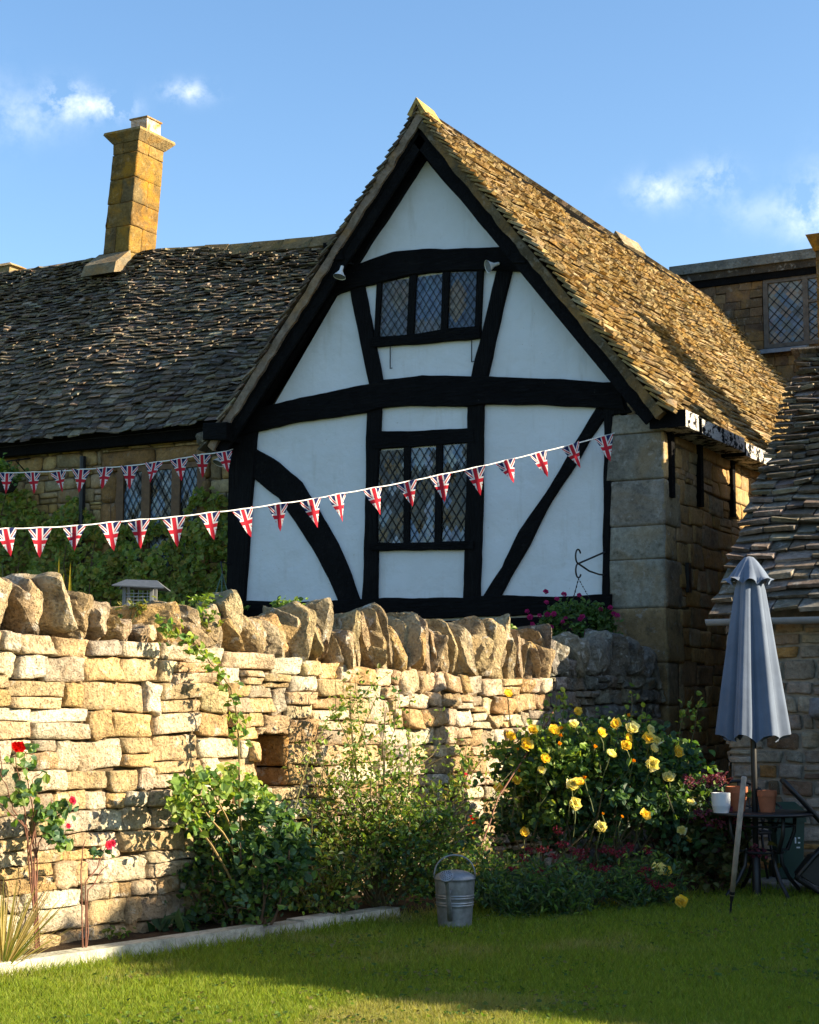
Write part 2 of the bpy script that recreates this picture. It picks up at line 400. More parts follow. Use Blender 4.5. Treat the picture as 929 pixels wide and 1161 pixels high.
def stone_wall(mb, P, n, u0, u1, top, palette, ch=(0.12, 0.22), cw=(0.25, 0.55), depth=(0.02, 0.05), g=8, rough=0.012, z0=0.0, gap=0.006, holes=(), ref=None, split=0.15, warp=None, mi=0, **kw):
    """courses run from z0 to top(u); holes are (u0,u1,z0,z1)"""
    ref = ref if ref is not None else (u0 + u1) / 2
    H = top(ref) - z0; zs = [0.0]
    while zs[-1] < H - ch[0] * 0.6: zs.append(zs[-1] + random.uniform(*ch))
    k = H / zs[-1]; zs = [z * k / H for z in zs]
    for i in range(len(zs) - 1):
        u = u0 - random.uniform(0, cw[0])
        hgt = (zs[i+1] - zs[i]) * H
        while u < u1:
            wd = random.uniform(*cw) * random.choice((0.6, 0.8, 1, 1, 1.25))
            a, b_ = max(u, u0), min(u + wd, u1)
            u += wd
            if b_ - a < 0.05: continue
            um = (a + b_) / 2; Z = top(um) - z0
            wv = (lambda q: 0.055 * hgt / 0.18 * noise.noise(Vector((q * 1.1, i * 3.7, 0)))) if 0 < i else (lambda q: 0)
            za = z0 + zs[i] * Z + (wv(um) if i else 0); zb = z0 + zs[i+1] * Z + (0.055 * hgt / 0.18 * noise.noise(Vector((um * 1.1, (i+1) * 3.7, 0))) if i < len(zs) - 2 else 0)
            parts = [(a, b_, za, zb)]
            if hgt > 0.13 and random.random() < split: 
                zm = lerp(za, zb, random.uniform(0.35, 0.65)); parts = [(a, b_, za, zm), (a, b_, zm, zb)]
            out = []
            for q in parts:
                qs = [q]
                for h in holes:
                    nq = []
                    for (qa, qb, qc, qd) in qs:
                        if qb <= h[0] or qa >= h[1] or qd <= h[2] or qc >= h[3]: nq.append((qa, qb, qc, qd)); continue
                        if qa < h[0] - 0.03: nq.append((qa, h[0], qc, qd))
                        if qb > h[1] + 0.03: nq.append((h[1], qb, qc, qd))
                        xa, xb = max(qa, h[0]), min(qb, h[1])
                        if qc < h[2] - 0.03: nq.append((xa, xb, qc, h[2]))
                        if qd > h[3] + 0.03: nq.append((xa, xb, h[3], qd))
                    qs = nq
                out += qs
            for (qa, qb, qc, qd) in out:
                stone_block(mb, P, qa, qb, qc, qd, n, random.uniform(*depth), jit(random.choice(palette), 0.18), g, rough, gap, mi, **kw)

def slates(mb, O, U, V, N, L, Sl, expo=(0.09, 0.15), width=(0.14, 0.32), thick=(0.012, 0.028), palette=((0.2, 0.17, 0.12),), sag=None, ragged=0.02, v0=0.0, jitter=0.012, cvar=0.32):
    """rows of stone slates from ridge (v=v0) to eaves (v=Sl), growing slightly downwards"""
    rows = []; v = v0
    while v < Sl:
        f = v / Sl; e = lerp(expo[0], expo[1], f) * random.uniform(0.85, 1.15)
        rows.append((v, e)); v += e
    for ri, (v, e) in enumerate(reversed(rows)):
        u = -random.uniform(0, width[0])
        row_dv = 0
        while u < L:
            w = random.uniform(*width) * lerp(0.8, 1.15, v / Sl)
            a, b_ = max(u, -random.uniform(0, ragged)), min(u + w - 0.006, L + random.uniform(0, ragged)); u += w
            if b_ - a < 0.04: continue
            t_ = random.uniform(*thick); vt = v + e * 1.05 + random.uniform(-jitter, jitter) * 1.5; vh = v - e * 0.75
            col = jit(random.choice(palette), cvar)
            tl = random.uniform(-1, 1) * jitter * .7; tail = t_ * 2.5 + random.uniform(0, jitter)
            P8 = []
            for dz in (0, 1):
                for (uu, vv, k) in ((a, vh, 0), (b_, vh, 0), (b_ - random.uniform(0, .012), vt + random.uniform(-1, 1) * jitter, 1), (a + random.uniform(0, .012), vt + random.uniform(-1, 1) * jitter, -1)):
                    h = (0.0 if k == 0 else tail + tl * k) + (0 if dz else -t_)
                    sg = sag(uu, vv) if sag else 0
                    P8.append(O + U * uu + V * vv + N * (h + sg))
            mb.hexa(P8, col)

def leaf_batch(mb, P, size, cols, bias=(0, 0, 0.6), w=0.34, fold=0.12, axis_bias=None, droop=0.0, mi=0):
    P = np.asarray(P, dtype=float); n = len(P)
    if n == 0: return
    N = rng.normal(0, 0.6, (n, 3)) + np.array(bias); N /= np.linalg.norm(N, axis=1)[:, None]
    A = rng.normal(0, 1, (n, 3)) + (np.array(axis_bias) if axis_bias is not None else 0)
    A -= N * (A * N).sum(1)[:, None]; A /= np.linalg.norm(A, axis=1)[:, None]
    B = np.cross(N, A); s = (np.asarray(size) * rng.uniform(0.65, 1.3, n))[:, None]
    base = P - A * s * 0.5; tip = P + A * s * 0.5 - N * s * 0.12
    f = N * s * fold
    r1 = P - A * s * 0.18 + B * s * w + f; r2 = P + A * s * 0.2 + B * s * w * 0.85 + f
    l1 = P - A * s * 0.18 - B * s * w + f; l2 = P + A * s * 0.2 - B * s * w * 0.85 + f
    V = np.stack([base, r1, r2, tip, l2, l1], 1).reshape(-1, 3)
    i = np.arange(n) * 6
    F = np.concatenate([np.stack([i, i+1, i+2, i+3], 1), np.stack([i, i+3, i+4, i+5], 1)])
    C = np.concatenate([cols, cols])
    mb.add(V, F, C, mi)
def pal(n, cs, v=0.25):
    cs = np.array(cs); c = cs[rng.integers(0, len(cs), n)]
    return c * rng.uniform(1 - v, 1 + v, (n, 1)) * rng.uniform(0.93, 1.07, (n, 3))

def blob_points(n, c, r, clumps=30, spread=0.2, shell=0.45, up=0.0):
    """leaf positions gathered in clumps spread through an ellipsoid"""
    d = rng.normal(0, 1, (clumps, 3)); d /= np.linalg.norm(d, axis=1)[:, None]
    d[:, 2] = np.where(rng.random(clumps) < up, np.abs(d[:, 2]), d[:, 2])
    k = rng.uniform(shell, 1.0, (clumps, 1)) ** 0.6
    cc = d * k * np.array(r) + np.array(c)
    i = rng.integers(0, clumps, n)
    return cc[i] + rng.normal(0, 1, (n, 3)) * np.array(r) * spread
def stem_curve(p0, p1, bend=0.15, n=7):
    p0, p1 = Vector(p0), Vector(p1); L = (p1 - p0).length
    o = Vector(rng.normal(0, 1, 3)) * L * bend; o.z *= 0.2
    return [p0.lerp(p1, i/(n-1)) + o * math.sin(math.pi * i/(n-1)) + Vector(rng.normal(0, 1, 3)) * L * 0.012 for i in range(n)]

def flower_mesh(name, cols, r=0.045, rings=((6, 0.25, 1.0), (6, 0.75, 0.85), (5, 1.15, 0.6), (4, 1.4, 0.4)), mat=None):
    """a double rose: cupped petals in rings; rings = (count, upward tilt, size)"""
    mb = MB()
    for (k, tilt, sz) in rings:
        for j in range(k):
            a = 2*math.pi*(j + random.random()*.4)/k; col = jit(random.choice(cols), 0.1)
            d = Vector((math.cos(a), math.sin(a), 0)); s_ = Vector((-math.sin(a), math.cos(a), 0))
            R = r * sz * random.uniform(0.85, 1.15); tl = tilt + random.uniform(-.15, .15)
            def pt(x, y):
                cup = tl + 0.5 * x
                return d * (0.004 + R * x * math.cos(min(cup, 1.45))) + Vector((0, 0, 1)) * (R * x * math.sin(min(cup, 1.5)) + abs(y) * R * 0.25) + s_ * y * R * (0.25 + 0.9 * math.sin(min(1, x) * 2.2))
            V = [pt(x, y) for x in (0.0, 0.5, 0.85, 1.0) for y in ((-.55, 0, .55) if x < 1 else (-.35, 0, .35))]
            F = [(i*3+q, i*3+q+1, (i+1)*3+q+1, (i+1)*3+q) for i in range(3) for q in range(2)]
            mb.add(V, F, col)
    o = mb.build(name, mat or M['petal'], smooth=True); me = o.data
    bpy.data.objects.remove(o); return me
def qrot(nrm):
    q = Vector((0, 0, 1)).rotation_difference(Vector(nrm).normalized())
    from mathutils import Quaternion
    return q @ Quaternion((0, 0, 1), random.uniform(0, 6.28))

# ------------------------------------------------------------------ world, sun, camera
w = bpy.data.worlds.new('World'); S.world = w; w.use_nodes = True
T = NT(w.node_tree); bg = w.node_tree.nodes['Background']
sky = T.node('ShaderNodeTexSky', sky_type='NISHITA'); sky.sun_disc = False
sky.sun_elevation = SUN_EL; sky.sun_rotation = math.atan2(SAZ.x, SAZ.y)
sky.altitude = 50; sky.air_density = 1.0; sky.dust_density = 0.9; sky.ozone_density = 2.0
dirv = T.node('ShaderNodeTexCoord').outputs['Generated']
def dot(v):
    n = T.node('ShaderNodeVectorMath', operation='DOT_PRODUCT'); T.l.new(dirv, n.inputs[0]); n.inputs[1].default_value = tuple(v); return n.outputs['Value']
cl_n = T.noise(dirv, 48, 9, 0.62, 0.12); cl_d = T.noise(dirv, 9, 4, 0.55)
mask = None
for (u, v, su, sv, amp) in ((74, 113, 24, 18, 0.72), (126, 121, 23, 12, 0.74), (22, 132, 50, 24, 0.2), (215, 103, 27, 11, 0.66), (748, 216, 32, 17, 0.6), (812, 201, 24, 19, 0.45), (921, 245, 30, 30, 0.5), (1010, 215, 60, 45, 0.7), (-110, 120, 70, 45, 0.6), (855, 240, 40, 20, 0.15)):
    c = ray(u, v).normalized(); e1 = RT; e2 = c.cross(RT).normalized()
    if e2.z < 0: e2 = -e2
    x = T.math('DIVIDE', T.math('SUBTRACT', dot(e1), c.dot(e1)), su / FPX); y = T.math('DIVIDE', T.math('SUBTRACT', dot(e2), c.dot(e2)), sv / FPX)
    r2 = T.math('ADD', T.math('MULTIPLY', x, x), T.math('MULTIPLY', y, y))
    g = T.math('MULTIPLY', T.math('POWER', 2.718, T.math('MULTIPLY', r2, -1.0)), amp)
    front = T.math('GREATER_THAN', dot(c), 0.0)
    g = T.math('MULTIPLY', g, front)
    mask = g if mask is None else T.math('ADD', mask, g)
mask = T.math('MULTIPLY', mask, T.math('MULTIPLY', T.ramp(cl_n, (0.40, 0.66, 0.0, 1.15)), T.ramp(cl_d, (0.3, 0.65, .35, 1.2))))
mask = T.math('MINIMUM', mask, 0.92)
skyc = T.node('ShaderNodeHueSaturation'); T.l.new(sky.outputs[0], skyc.inputs['Color']); skyc.inputs['Saturation'].default_value = 1.13; skyc.inputs['Value'].default_value = 1.0
T.l.new(T.mix(mask, skyc.outputs[0], (6.4, 6.5, 6.7)), bg.inputs['Color'])
bg.inputs['Strength'].default_value = 0.085

sl = bpy.data.lights.new('sun', 'SUN'); sl.energy = 5.0; sl.angle = rad(0.5); sl.color = (1.0, 0.85, 0.60)
so = bpy.data.objects.new('sun', sl); COL.objects.link(so); so.rotation_euler = SUN.to_track_quat('Z', 'Y').to_euler(); so.location = SUN * 60

cam = bpy.data.cameras.new('camera'); co = bpy.data.objects.new('camera', cam); COL.objects.link(co)
co.location = EYEP; co.rotation_euler = (math.pi/2 + PIT, 0, TH)
cam.sensor_fit = 'HORIZONTAL'; cam.sensor_width = 36; cam.lens = 36 * FPX / 929; cam.clip_end = 3000; cam.clip_start = 0.1
S.camera = co
S.view_settings.view_transform = 'Standard'; S.view_settings.look = 'None'; S.view_settings.exposure = 1.72; S.view_settings.gamma = 1
S.view_settings.use_curve_mapping = False
S.cycles.max_bounces = 6; S.cycles.diffuse_bounces = 3; S.cycles.glossy_bounces = 3; S.cycles.transmission_bounces = 3

# ================================================================== GROUND
mb = MB(); mb.add([(-400, -400, 0), (400, -400, 0), (400, 400, 0), (-400, 400, 0)], [(0, 1, 2, 3)])
tag(mb.build('lawn', M['lawn']), kind='structure')

# ================================================================== TIMBER FRAMED HOUSE
BG = 16.9; BV = 16.6
AX, ZR = -8.95, 8.40             # ridge line
AEL, AER, ZE = -11.9, -5.98, 4.60  # eaves
BB = 27.1                        # back verge
house = thing('timber_framed_house', 'black and white timber-framed house with a steep stone-slated gable, behind the garden wall', 'house', ((AEL+AER)/2, BG, 0))
G = lambda u, v: (lambda p: (p.x, p.z))(on_b(u, v, BG))
ASW = -6.10                      # face of the stone side wall
# plaster panel: one slightly uneven sheet
mb = MB(); az = []
apexz = ZR - 0.25
poly = [(AEL+0.35, 0.0), (-6.6, 0.0), (-6.6, 4.9), (AX, apexz), (AEL+0.35, 4.5)]
mb.prism_b(poly, BG, BG+0.2)
mb.build('plaster_wall', M['plaster'], house)

def timber(name, px, t, mat, back=0.05, wob=0.006, step=0.09, px_mode=True):
    """outline (photo pixels on the gable plane) -> hand-hewn baulk standing t proud of the plaster"""
    pts = [G(*q) for q in px] if px_mode else px
    out = []
    for i in range(len(pts)):
        a, b_ = pts[i], pts[(i+1) % len(pts)]
        L = math.hypot(b_[0]-a[0], b_[1]-a[1]); k = max(1, int(L/step))
        for j in range(k):
            f = j/k; x = lerp(a[0], b_[0], f); z = lerp(a[1], b_[1], f)
            n = noise.noise(Vector((x*3.1+t*77, z*3.1, t*31))) * 1.6 + noise.noise(Vector((x*11, z*11, t*50)))
            nx, nz = -(b_[1]-a[1])/max(L, 1e-6), (b_[0]-a[0])/max(L, 1e-6)
            out.append((x + nx*n*wob, z + nz*n*wob))
    # chamfered front arris: outline at the wall, a slightly smaller outline in front
    m_ = MB(); n = len(out)
    area = sum(out[i][0]*out[(i+1) % n][1]-out[(i+1) % n][0]*out[i][1] for i in range(n))
    if area < 0: out = out[::-1]
    inner = []
    for i in range(n):
        p, q, r = Vector(out[i-1]), Vector(out[i]), Vector(out[(i+1) % n])
        d = (r - p); d = Vector((-d.y, d.x)).normalized() if d.length > 1e-6 else Vector((0, 0))
        inner.append(q + d * 0.008)
    V = [(a, BG-t, z) for a, z in inner] + [(a, BG-t+0.009, z) for a, z in out] + [(a, BG+back, z) for a, z in out]
    F = [tuple(range(n))]
    for k in range(2):
        F += [(k*n+i, (k+1)*n+i, (k+1)*n+(i+1) % n, k*n+(i+1) % n) for i in range(n)]
    m_.add(V, F)
    return m_.build(name, mat, house)
def band(up, lo): return list(up) + list(lo)[::-1]
# gable frame, traced beam by beam
timber('corner_post', [(262, 470), (297, 470), (293, 493), (289, 545), (279, 690), (277, 760), (259, 760), (259, 690)], 0.052, M['timber_v'])
timber('corner_post', [(698, 420), (730, 452), (730, 468), (697, 471), (691, 760), (684, 760), (685, 676), (687, 493), (686, 462), (698, 434)], 0.055, M['timber_v'])
timber('tie_beam', band([(262, 474), (293.6, 464.5), (342.7, 452), (420, 436.7), (437, 431.8), (482, 426.9), (535, 427.7), (600, 429.7), (650, 431.5), (705, 435)],
                        [(262, 500), (294, 490), (333, 480), (415.7, 468.7), (434, 463.5), (467, 460.5), (532, 461), (550, 459.4), (612, 459.4), (679, 463), (712, 466)]), 0.075, M['timber_h'])
timber('collar_beam', band([(372, 314), (407, 301), (424.5, 294.8), (449, 286.6), (482, 283.3), (531, 282.5), (578, 281.3), (606, 282)],
                           [(372, 341), (388, 333), (406, 327), (429.4, 322), (471.5, 312.6), (505, 308.6), (548, 307), (583, 307.8), (612, 309)]), 0.070, M['timber_h'])
def roof_line(side, off):
    """points on the underside of the roof, off below the slates, in (x, z)"""
    e = AEL if side < 0 else AER; d = Vector((e-AX, ZE-ZR)).normalized(); nn = Vector((-d.y, d.x)); nn = nn if nn.y < 0 else -nn
    return [Vector((AX, ZR))+nn*off+d*(0.02 if k == 0 else 4.72) for k in (0, 1)]
ap = G(492, 171)
rl = [G(*q) for q in ((407, 301), (382, 334), (294, 464.5), (258, 518))]
ro = roof_line(-1, .13); timber('rafter', [ap]+rl+[(ro[1].x, ro[1].y), (ro[0].x, ro[0].y-.05)], 0.060, M['timber_d'], px_mode=False)
rl = [G(*q) for q in ((578, 281), (601, 308), (698, 433), (724, 470))]
ro = roof_line(1, .24); timber('rafter', [ap]+rl+[(ro[1].x, ro[1].y), (ro[0].x, ro[0].y-.18)], 0.063, M['timber_d'], px_mode=False)
timber('upright_strut', [(397, 322), (414, 322), (436.5, 436), (421, 440)], 0.045, M['timber_v'])
timber('upright_strut', [(565.8, 303), (582.5, 303), (553, 434), (534.5, 434)], 0.048, M['timber_v'])
timber('window_post', [(418, 462), (434, 458), (432.6, 500), (429.5, 560), (430, 690), (412, 690), (414, 640)], 0.046, M['timber_v'])
timber('window_post', [(532, 456), (550.5, 456), (549, 560), (545.5, 690), (526.5, 690), (530, 560)], 0.049, M['timber_v'])
timber('brace', band([(286, 506), (294, 511), (317.5, 524), (343, 547), (364, 581), (384.7, 617), (400, 653), (410, 682)],
                     [(283, 538), (289, 543), (317.5, 565), (340.8, 599), (358.8, 627), (374, 656), (387, 686)]), 0.040, M['timber_d'])
timber('brace', band([(680, 459), (650, 509), (620, 560), (591, 601.5), (571, 643), (546, 682)],
                     [(690, 470), (671, 498), (653, 529), (622, 576), (602, 617), (583.6, 648), (566, 682)]), 0.043, M['timber_d'])
timber('sill_beam', band([(262, 684), (280, 681), (331, 683), (386, 680.6), (432, 678.5), (528, 677.8), (560, 675), (640, 676.5), (696, 674)],
                         [(262, 712), (386, 706), (528, 700), (640, 697), (696, 694)]), 0.080, M['timber_h'])
pz = G(480, 704)[1]
mb = MB(); mb.prism_b([(-11.72, 0), (-6.7, 0), (-6.7, pz+0.02), (-11.72, pz-0.05)], BG-0.058, BG+0.1); mb.build('plinth', M['timber_h'], house)
timber('window_head', band([(424, 489), (473, 489.5), (502, 487.5), (540, 485)], [(424, 510), (464, 508), (500, 504.6), (540, 502.6)]), 0.053, M['timber_h'])
timber('window_sill', band([(424, 616), (480, 615), (540, 613.5)], [(424, 624.5), (480, 624.5), (540, 623)]), 0.066, M['timber_h'])
timber('window_sill', band([(424, 383), (470, 380), (508, 373.5), (547, 370.5)], [(424, 394.5), (469, 391), (520, 387), (547, 384)]), 0.064, M['timber_h'])
timber('beam_end', [(249, 484), (276, 483), (276, 503), (249, 503)], 0.36, M['timber_h'], wob=0.004)
# purlin ends under the verge
timber('purlin_end', [(379, 281), (399, 279), (402, 300), (382, 302)], 0.27, M['timber_h'], wob=0.005)
timber('purlin_end', [(590, 287), (606, 287), (607, 304), (592, 304)], 0.26, M['timber_h'], wob=0.005)

# leaded windows -----------------------------------------------------
def quarries(mbg, mbl, c00, c10, c11, c01, nx, ny, tones, nrm, bar=0.006, tilt=0.028, tonef=None):
    """diamond panes in the quad; mbg takes the glass, mbl the lead cames"""
    c00, c10, c11, c01 = [Vector(c) for c in (c00, c10, c11, c01)]
    Pq = lambda s, t_: (c00*(1-s)+c10*s)*(1-t_)+(c01*(1-s)+c11*s)*t_
    nrm = Vector(nrm)
    def clip(poly):
        for ax, lim, sg in ((0, 0, 1), (0, 1, -1), (1, 0, 1), (1, 1, -1)):
            out = []
            for i in range(len(poly)):
                a, b_ = poly[i], poly[(i+1) % len(poly)]
                da, db = (a[ax]-lim)*sg, (b_[ax]-lim)*sg
                if da >= 0: out.append(a)
                if da*db < 0:
                    f = da/(da-db); out.append((a[0]+(b_[0]-a[0])*f, a[1]+(b_[1]-a[1])*f))
            poly = out
            if len(poly) < 3: return None
        return poly
    for i in range(-1, 2*nx+2):
        for j in range(-1, 2*ny+2):
            if (i + j) % 2: continue
            x, y = i/(2*nx), j/(2*ny)
            pl = clip([(x-.5/nx, y), (x, y-.5/ny), (x+.5/nx, y), (x, y+.5/ny)])
            if not pl: continue
            tx, ty = random.gauss(0, tilt), random.gauss(0, tilt)
            col = jit(tonef(x, y) if tonef else random.choice(tones), 0.25)
            cen = Pq(min(max(x, 0), 1), min(max(y, 0), 1)); V = []
            for (s, t_) in pl:
                q = Pq(s, t_); dlt = q - cen
                V.append(q + nrm * (dlt.x*tx + dlt.y*tx + dlt.z*ty))
            mbg.add(V, [tuple(range(len(V)))], col)
    # cames: diagonal strips
    W = (c10-c00).length; H = (c01-c00).length
    for k in range(-ny, nx+1):
        for sg in (1, -1):
            # line x*nx - sg*y*ny = k (+ offset)
            pts = []
            for s_ in (0.0, 1.0):
                if sg > 0: y = (s_*nx - k)/ny
                else: y = (k + ny - s_*nx)/ny
                pts.append((s_, y))
            a, b_ = pts
            # clip to 0..1 in y
            t0, t1 = 0.0, 1.0; dy = b_[1]-a[1]
            lo, hi = sorted(((0-a[1])/dy, (1-a[1])/dy)); t0, t1 = max(t0, lo), min(t1, hi)
            if t1 - t0 < 0.02: continue
            A = Pq(lerp(a[0], b_[0], t0), lerp(a[1], b_[1], t0)) + nrm*0.010; B = Pq(lerp(a[0], b_[0], t1), lerp(a[1], b_[1], t1)) + nrm*0.010
            d = (B-A).normalized(); sd = d.cross(nrm).normalized()*bar/2
            mbl.add([A-sd, B-sd, B+sd, A+sd, A-sd+nrm*.004, B-sd+nrm*.004, B+sd+nrm*.004, A+sd+nrm*.004], [(4, 5, 6, 7), (0, 1, 5, 4), (2, 3, 7, 6)])

NB = Vector((0, -1, 0))
def gable_window(lights, frame_px, tones, parent, nx, ny, recess, bar, tonefs=None):
    w_ = None; root = None
    for k, q in enumerate(lights):
        c = [on_b(*p, BG-recess) for p in q]   # order: bottom-left, bottom-right, top-right, top-left
        mg, ml = MB(), MB()
        quarries(mg, ml, c[0], c[1], c[2], c[3], nx, ny, tones, NB, bar, tonef=(tonefs[k] if tonefs else None))
        if root is None:
            fr = MB()
            for (b0, b1, poly) in frame_px: fr.prism_b([G(*p) for p in poly], BG-b0, BG-b1)
            # dark boards behind the glass
            root = fr.build('window', M['timber_v'], parent)
        mg.build('pane', M['glass'], root); ml.build('lead_came', M['old_lead'], root)
    return root
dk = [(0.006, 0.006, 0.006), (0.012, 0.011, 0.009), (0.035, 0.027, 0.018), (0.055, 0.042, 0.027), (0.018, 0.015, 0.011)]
bl = [(0.10, 0.16, 0.24), (0.16, 0.21, 0.27), (0.20, 0.25, 0.30)]  # reflected sky, painted into the pane colour
def tone_low(k):  # paints patches of reflected sky into the lower panes
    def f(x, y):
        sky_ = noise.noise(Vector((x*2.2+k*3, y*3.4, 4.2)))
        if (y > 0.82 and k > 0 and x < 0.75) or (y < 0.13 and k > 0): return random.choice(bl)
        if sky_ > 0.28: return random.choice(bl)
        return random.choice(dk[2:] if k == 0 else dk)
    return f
def tone_up(k):  # painted reflections, set light by light
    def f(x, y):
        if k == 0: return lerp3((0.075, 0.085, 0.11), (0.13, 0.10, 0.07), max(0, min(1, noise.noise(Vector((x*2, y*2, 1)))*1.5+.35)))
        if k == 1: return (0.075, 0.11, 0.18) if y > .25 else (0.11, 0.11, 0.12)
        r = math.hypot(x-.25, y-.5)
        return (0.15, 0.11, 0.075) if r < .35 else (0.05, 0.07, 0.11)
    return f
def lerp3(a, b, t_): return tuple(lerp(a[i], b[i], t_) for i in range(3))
L_low = [[(429.3, 616), (460, 615.6), (460.5, 509.5), (430.8, 511)], [(465.6, 615), (495, 614.7), (497, 507), (466.4, 508.6)], [(501.6, 614), (533.4, 613), (534, 502.5), (503, 505)]]
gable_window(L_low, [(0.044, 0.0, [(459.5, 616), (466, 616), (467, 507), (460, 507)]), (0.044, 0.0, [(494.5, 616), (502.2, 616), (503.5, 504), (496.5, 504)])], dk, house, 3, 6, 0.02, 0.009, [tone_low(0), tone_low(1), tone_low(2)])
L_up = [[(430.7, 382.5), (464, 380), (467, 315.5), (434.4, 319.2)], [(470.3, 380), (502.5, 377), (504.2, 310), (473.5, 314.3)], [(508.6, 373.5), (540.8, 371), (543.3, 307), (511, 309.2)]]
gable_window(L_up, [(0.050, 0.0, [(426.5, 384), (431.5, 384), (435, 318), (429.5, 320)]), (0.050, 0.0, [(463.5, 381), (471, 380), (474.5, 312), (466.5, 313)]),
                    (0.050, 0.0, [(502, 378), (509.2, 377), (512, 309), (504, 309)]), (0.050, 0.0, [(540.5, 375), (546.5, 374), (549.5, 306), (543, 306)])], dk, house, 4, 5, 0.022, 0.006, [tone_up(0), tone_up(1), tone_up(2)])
for (u0, v0, v1) in ((442.6, 393, 418), (535, 385, 410.5)):
    mb = MB(); a = on_b(u0, v0, BG-0.03); b_ = on_b(u0, v1, BG-0.03); mb.tube([a, b_, b_ + Vector((0.03, -0.01, 0.005))], 0.007, 5); mb.build('casement_stay', M['black_iron'], house)

# stone pier, side wall ----------------------------------------------
PB = BG - 0.02
stone_pal = [(0.26, 0.17, 0.075), (0.30, 0.21, 0.10), (0.22, 0.16, 0.09), (0.28, 0.18, 0.07), (0.24, 0.19, 0.12)]
pier_pal = [(0.20, 0.19, 0.165), (0.22, 0.205, 0.17), (0.19, 0.175, 0.15)]
mb = MB()
zj = [0.0, 0.55, 1.05, 1.5, 1.95, on_b(720, 690, BG).z, on_b(720, 635, BG).z, on_b(720, 597, BG).z, on_b(720, 545, BG).z, on_b(720, 492, BG).z, on_b(720, 470, BG).z]
for k in range(len(zj)-1):
    c = jit(random.choice(pier_pal), .06) if k > 4 else jit((0.26, 0.17, 0.08), .1)
    stone_block(mb, lambda u, z: Vector((u, PB, z)), -6.76+0.01*(k % 2), ASW+0.006, zj[k], zj[k+1], NB, 0.03, c, 8, 0.004, 0.0008, soft=.08, flat=60, wonk=.15)
    stone_block(mb, lambda u, z: Vector((ASW-0.02, u, z)), PB-0.03, PB+random.choice((.32, .5)), zj[k], zj[k+1], Vector((1, 0, 0)), 0.03, jit(random.choice(stone_pal), .08), 8, 0.006, 0.003, soft=.12, flat=40, wonk=.3)
mb.build('stone_pier', M['pier_stone'], house, smooth=True)
mb = MB(); mb.box((-6.78, PB-0.004, 0), (-6.14, PB+0.7, zj[-1]-0.01)); mb.box((-6.5, PB+0.0, 0), (ASW-0.022, BB, 4.75)); mb.build('side_wall_bed', M['mortar'], house)
mb = MB()
top = lambda u: 4.55
stone_wall(mb, lambda u, z: Vector((ASW-0.02, u, z)), Vector((1, 0, 0)), PB+0.4, BB, top, [(a*1.3, b*1.22, c*1.1) for a, b, c in stone_pal], (0.16, 0.27), (0.25, 0.6), (0.018, 0.035), 8, 0.010, 0.0, 0.003, soft=.2, flat=24, wonk=.7)
mb.build('side_wall', M['house_stone'], house, smooth=True)
# rest of the body
mb = MB(); mb.prism_b([(-11.75, 0), (-6.62, 0), (-6.62, 4.7), (AX, ZR-0.35), (-11.75, 4.6)], BG+0.22, BB-0.1); mb.build('house_core', M['mortar'], house)
# wall plate timbers along the eaves
for (b0, b1, x1, z0, z1, mt) in ((16.72, 17.16, -5.80, 4.43, 4.61, 'wall_plate'), (17.22, 18.75, -5.79, 4.42, 4.585, 'wall_plate'), (18.82, 21.8, -5.80, 4.39, 4.55, 'wall_plate'), (21.85, BB, -5.80, 4.39, 4.55, 'wall_plate')):
    mb = MB(); mb.box((ASW-0.1, b0+0.006, z0), (x1, b1, z1)); mb.box((ASW-0.1, b0, z0-0.002), (x1+0.004, b0+0.005, z1+0.002), mi=1)
    mb.build('wall_plate', [M[mt], M['plate_black']], house)
for b0 in (16.98, 17.93, 19.1, 20.4):
    mb = MB(); mb.box((ASW-0.03, b0, 3.72), (ASW+0.05, b0+0.10, 4.42)); mb.build('eaves_post', M['plate_black'], house)
# small iron tie on the side wall
mb = MB(); q = on_a(778, 655, ASW); mb.box((ASW+0.01, q.y-0.04, q.z-0.16), (ASW+0.05, q.y+0.04, q.z+0.16)); mb.build('iron_tie', M['black_iron'], house)

# roof ----------------------------------------------------------------
def frame_slope(a0, z0, a1, z1):
    V = Vector((a1-a0, 0, z1-z0)); L = V.length; V = V/L
    N = Vector((-V.z, 0, V.x)) if V.x > 0 else Vector((V.z, 0, -V.x))
    if N.z < 0: N = -N
    return V, N, L
gold = [(0.30, 0.22, 0.11), (0.26, 0.185, 0.09), (0.34, 0.25, 0.12), (0.22, 0.165, 0.09), (0.36, 0.28, 0.16), (0.28, 0.18, 0.06)]
grey = [(0.155, 0.125, 0.085), (0.11, 0.09, 0.065), (0.20, 0.16, 0.11), (0.075, 0.06, 0.045), (0.25, 0.21, 0.15), (0.13, 0.10, 0.07)]
sagR = lambda u, v: 0.05*noise.noise(Vector((u*0.6, v*0.6, 2))) - 0.07*math.sin(math.pi*min(1, max(0, u/10.5)))*(1-0.3*v/4.8) + 0.03*noise.noise(Vector((u*1.9, v*1.9, 5)))
Vr, Nr, Lr = frame_slope(AX, ZR, AER, ZE)
mb = MB(); slates(mb, Vector((AX, BV, ZR)), Vector((0, 1, 0)), Vr, Nr, BB-BV, Lr+0.04, (0.078, 0.12), (0.11, 0.27), (0.020, 0.036), gold, sagR, 0.03, jitter=.007, cvar=.2)
mb.build('slate_roof_slope', M['slate_gold'], house)
Vl, Nl, Ll = frame_slope(AX, ZR, AEL, ZE+0.07)
mb = MB(); slates(mb, Vector((AX, BV, ZR)), Vector((0, 1, 0)), Vl, Nl, BB-BV, Ll+0.04, (0.08, 0.125), (0.13, 0.30), (0.014, 0.026), grey, sagR, 0.03)
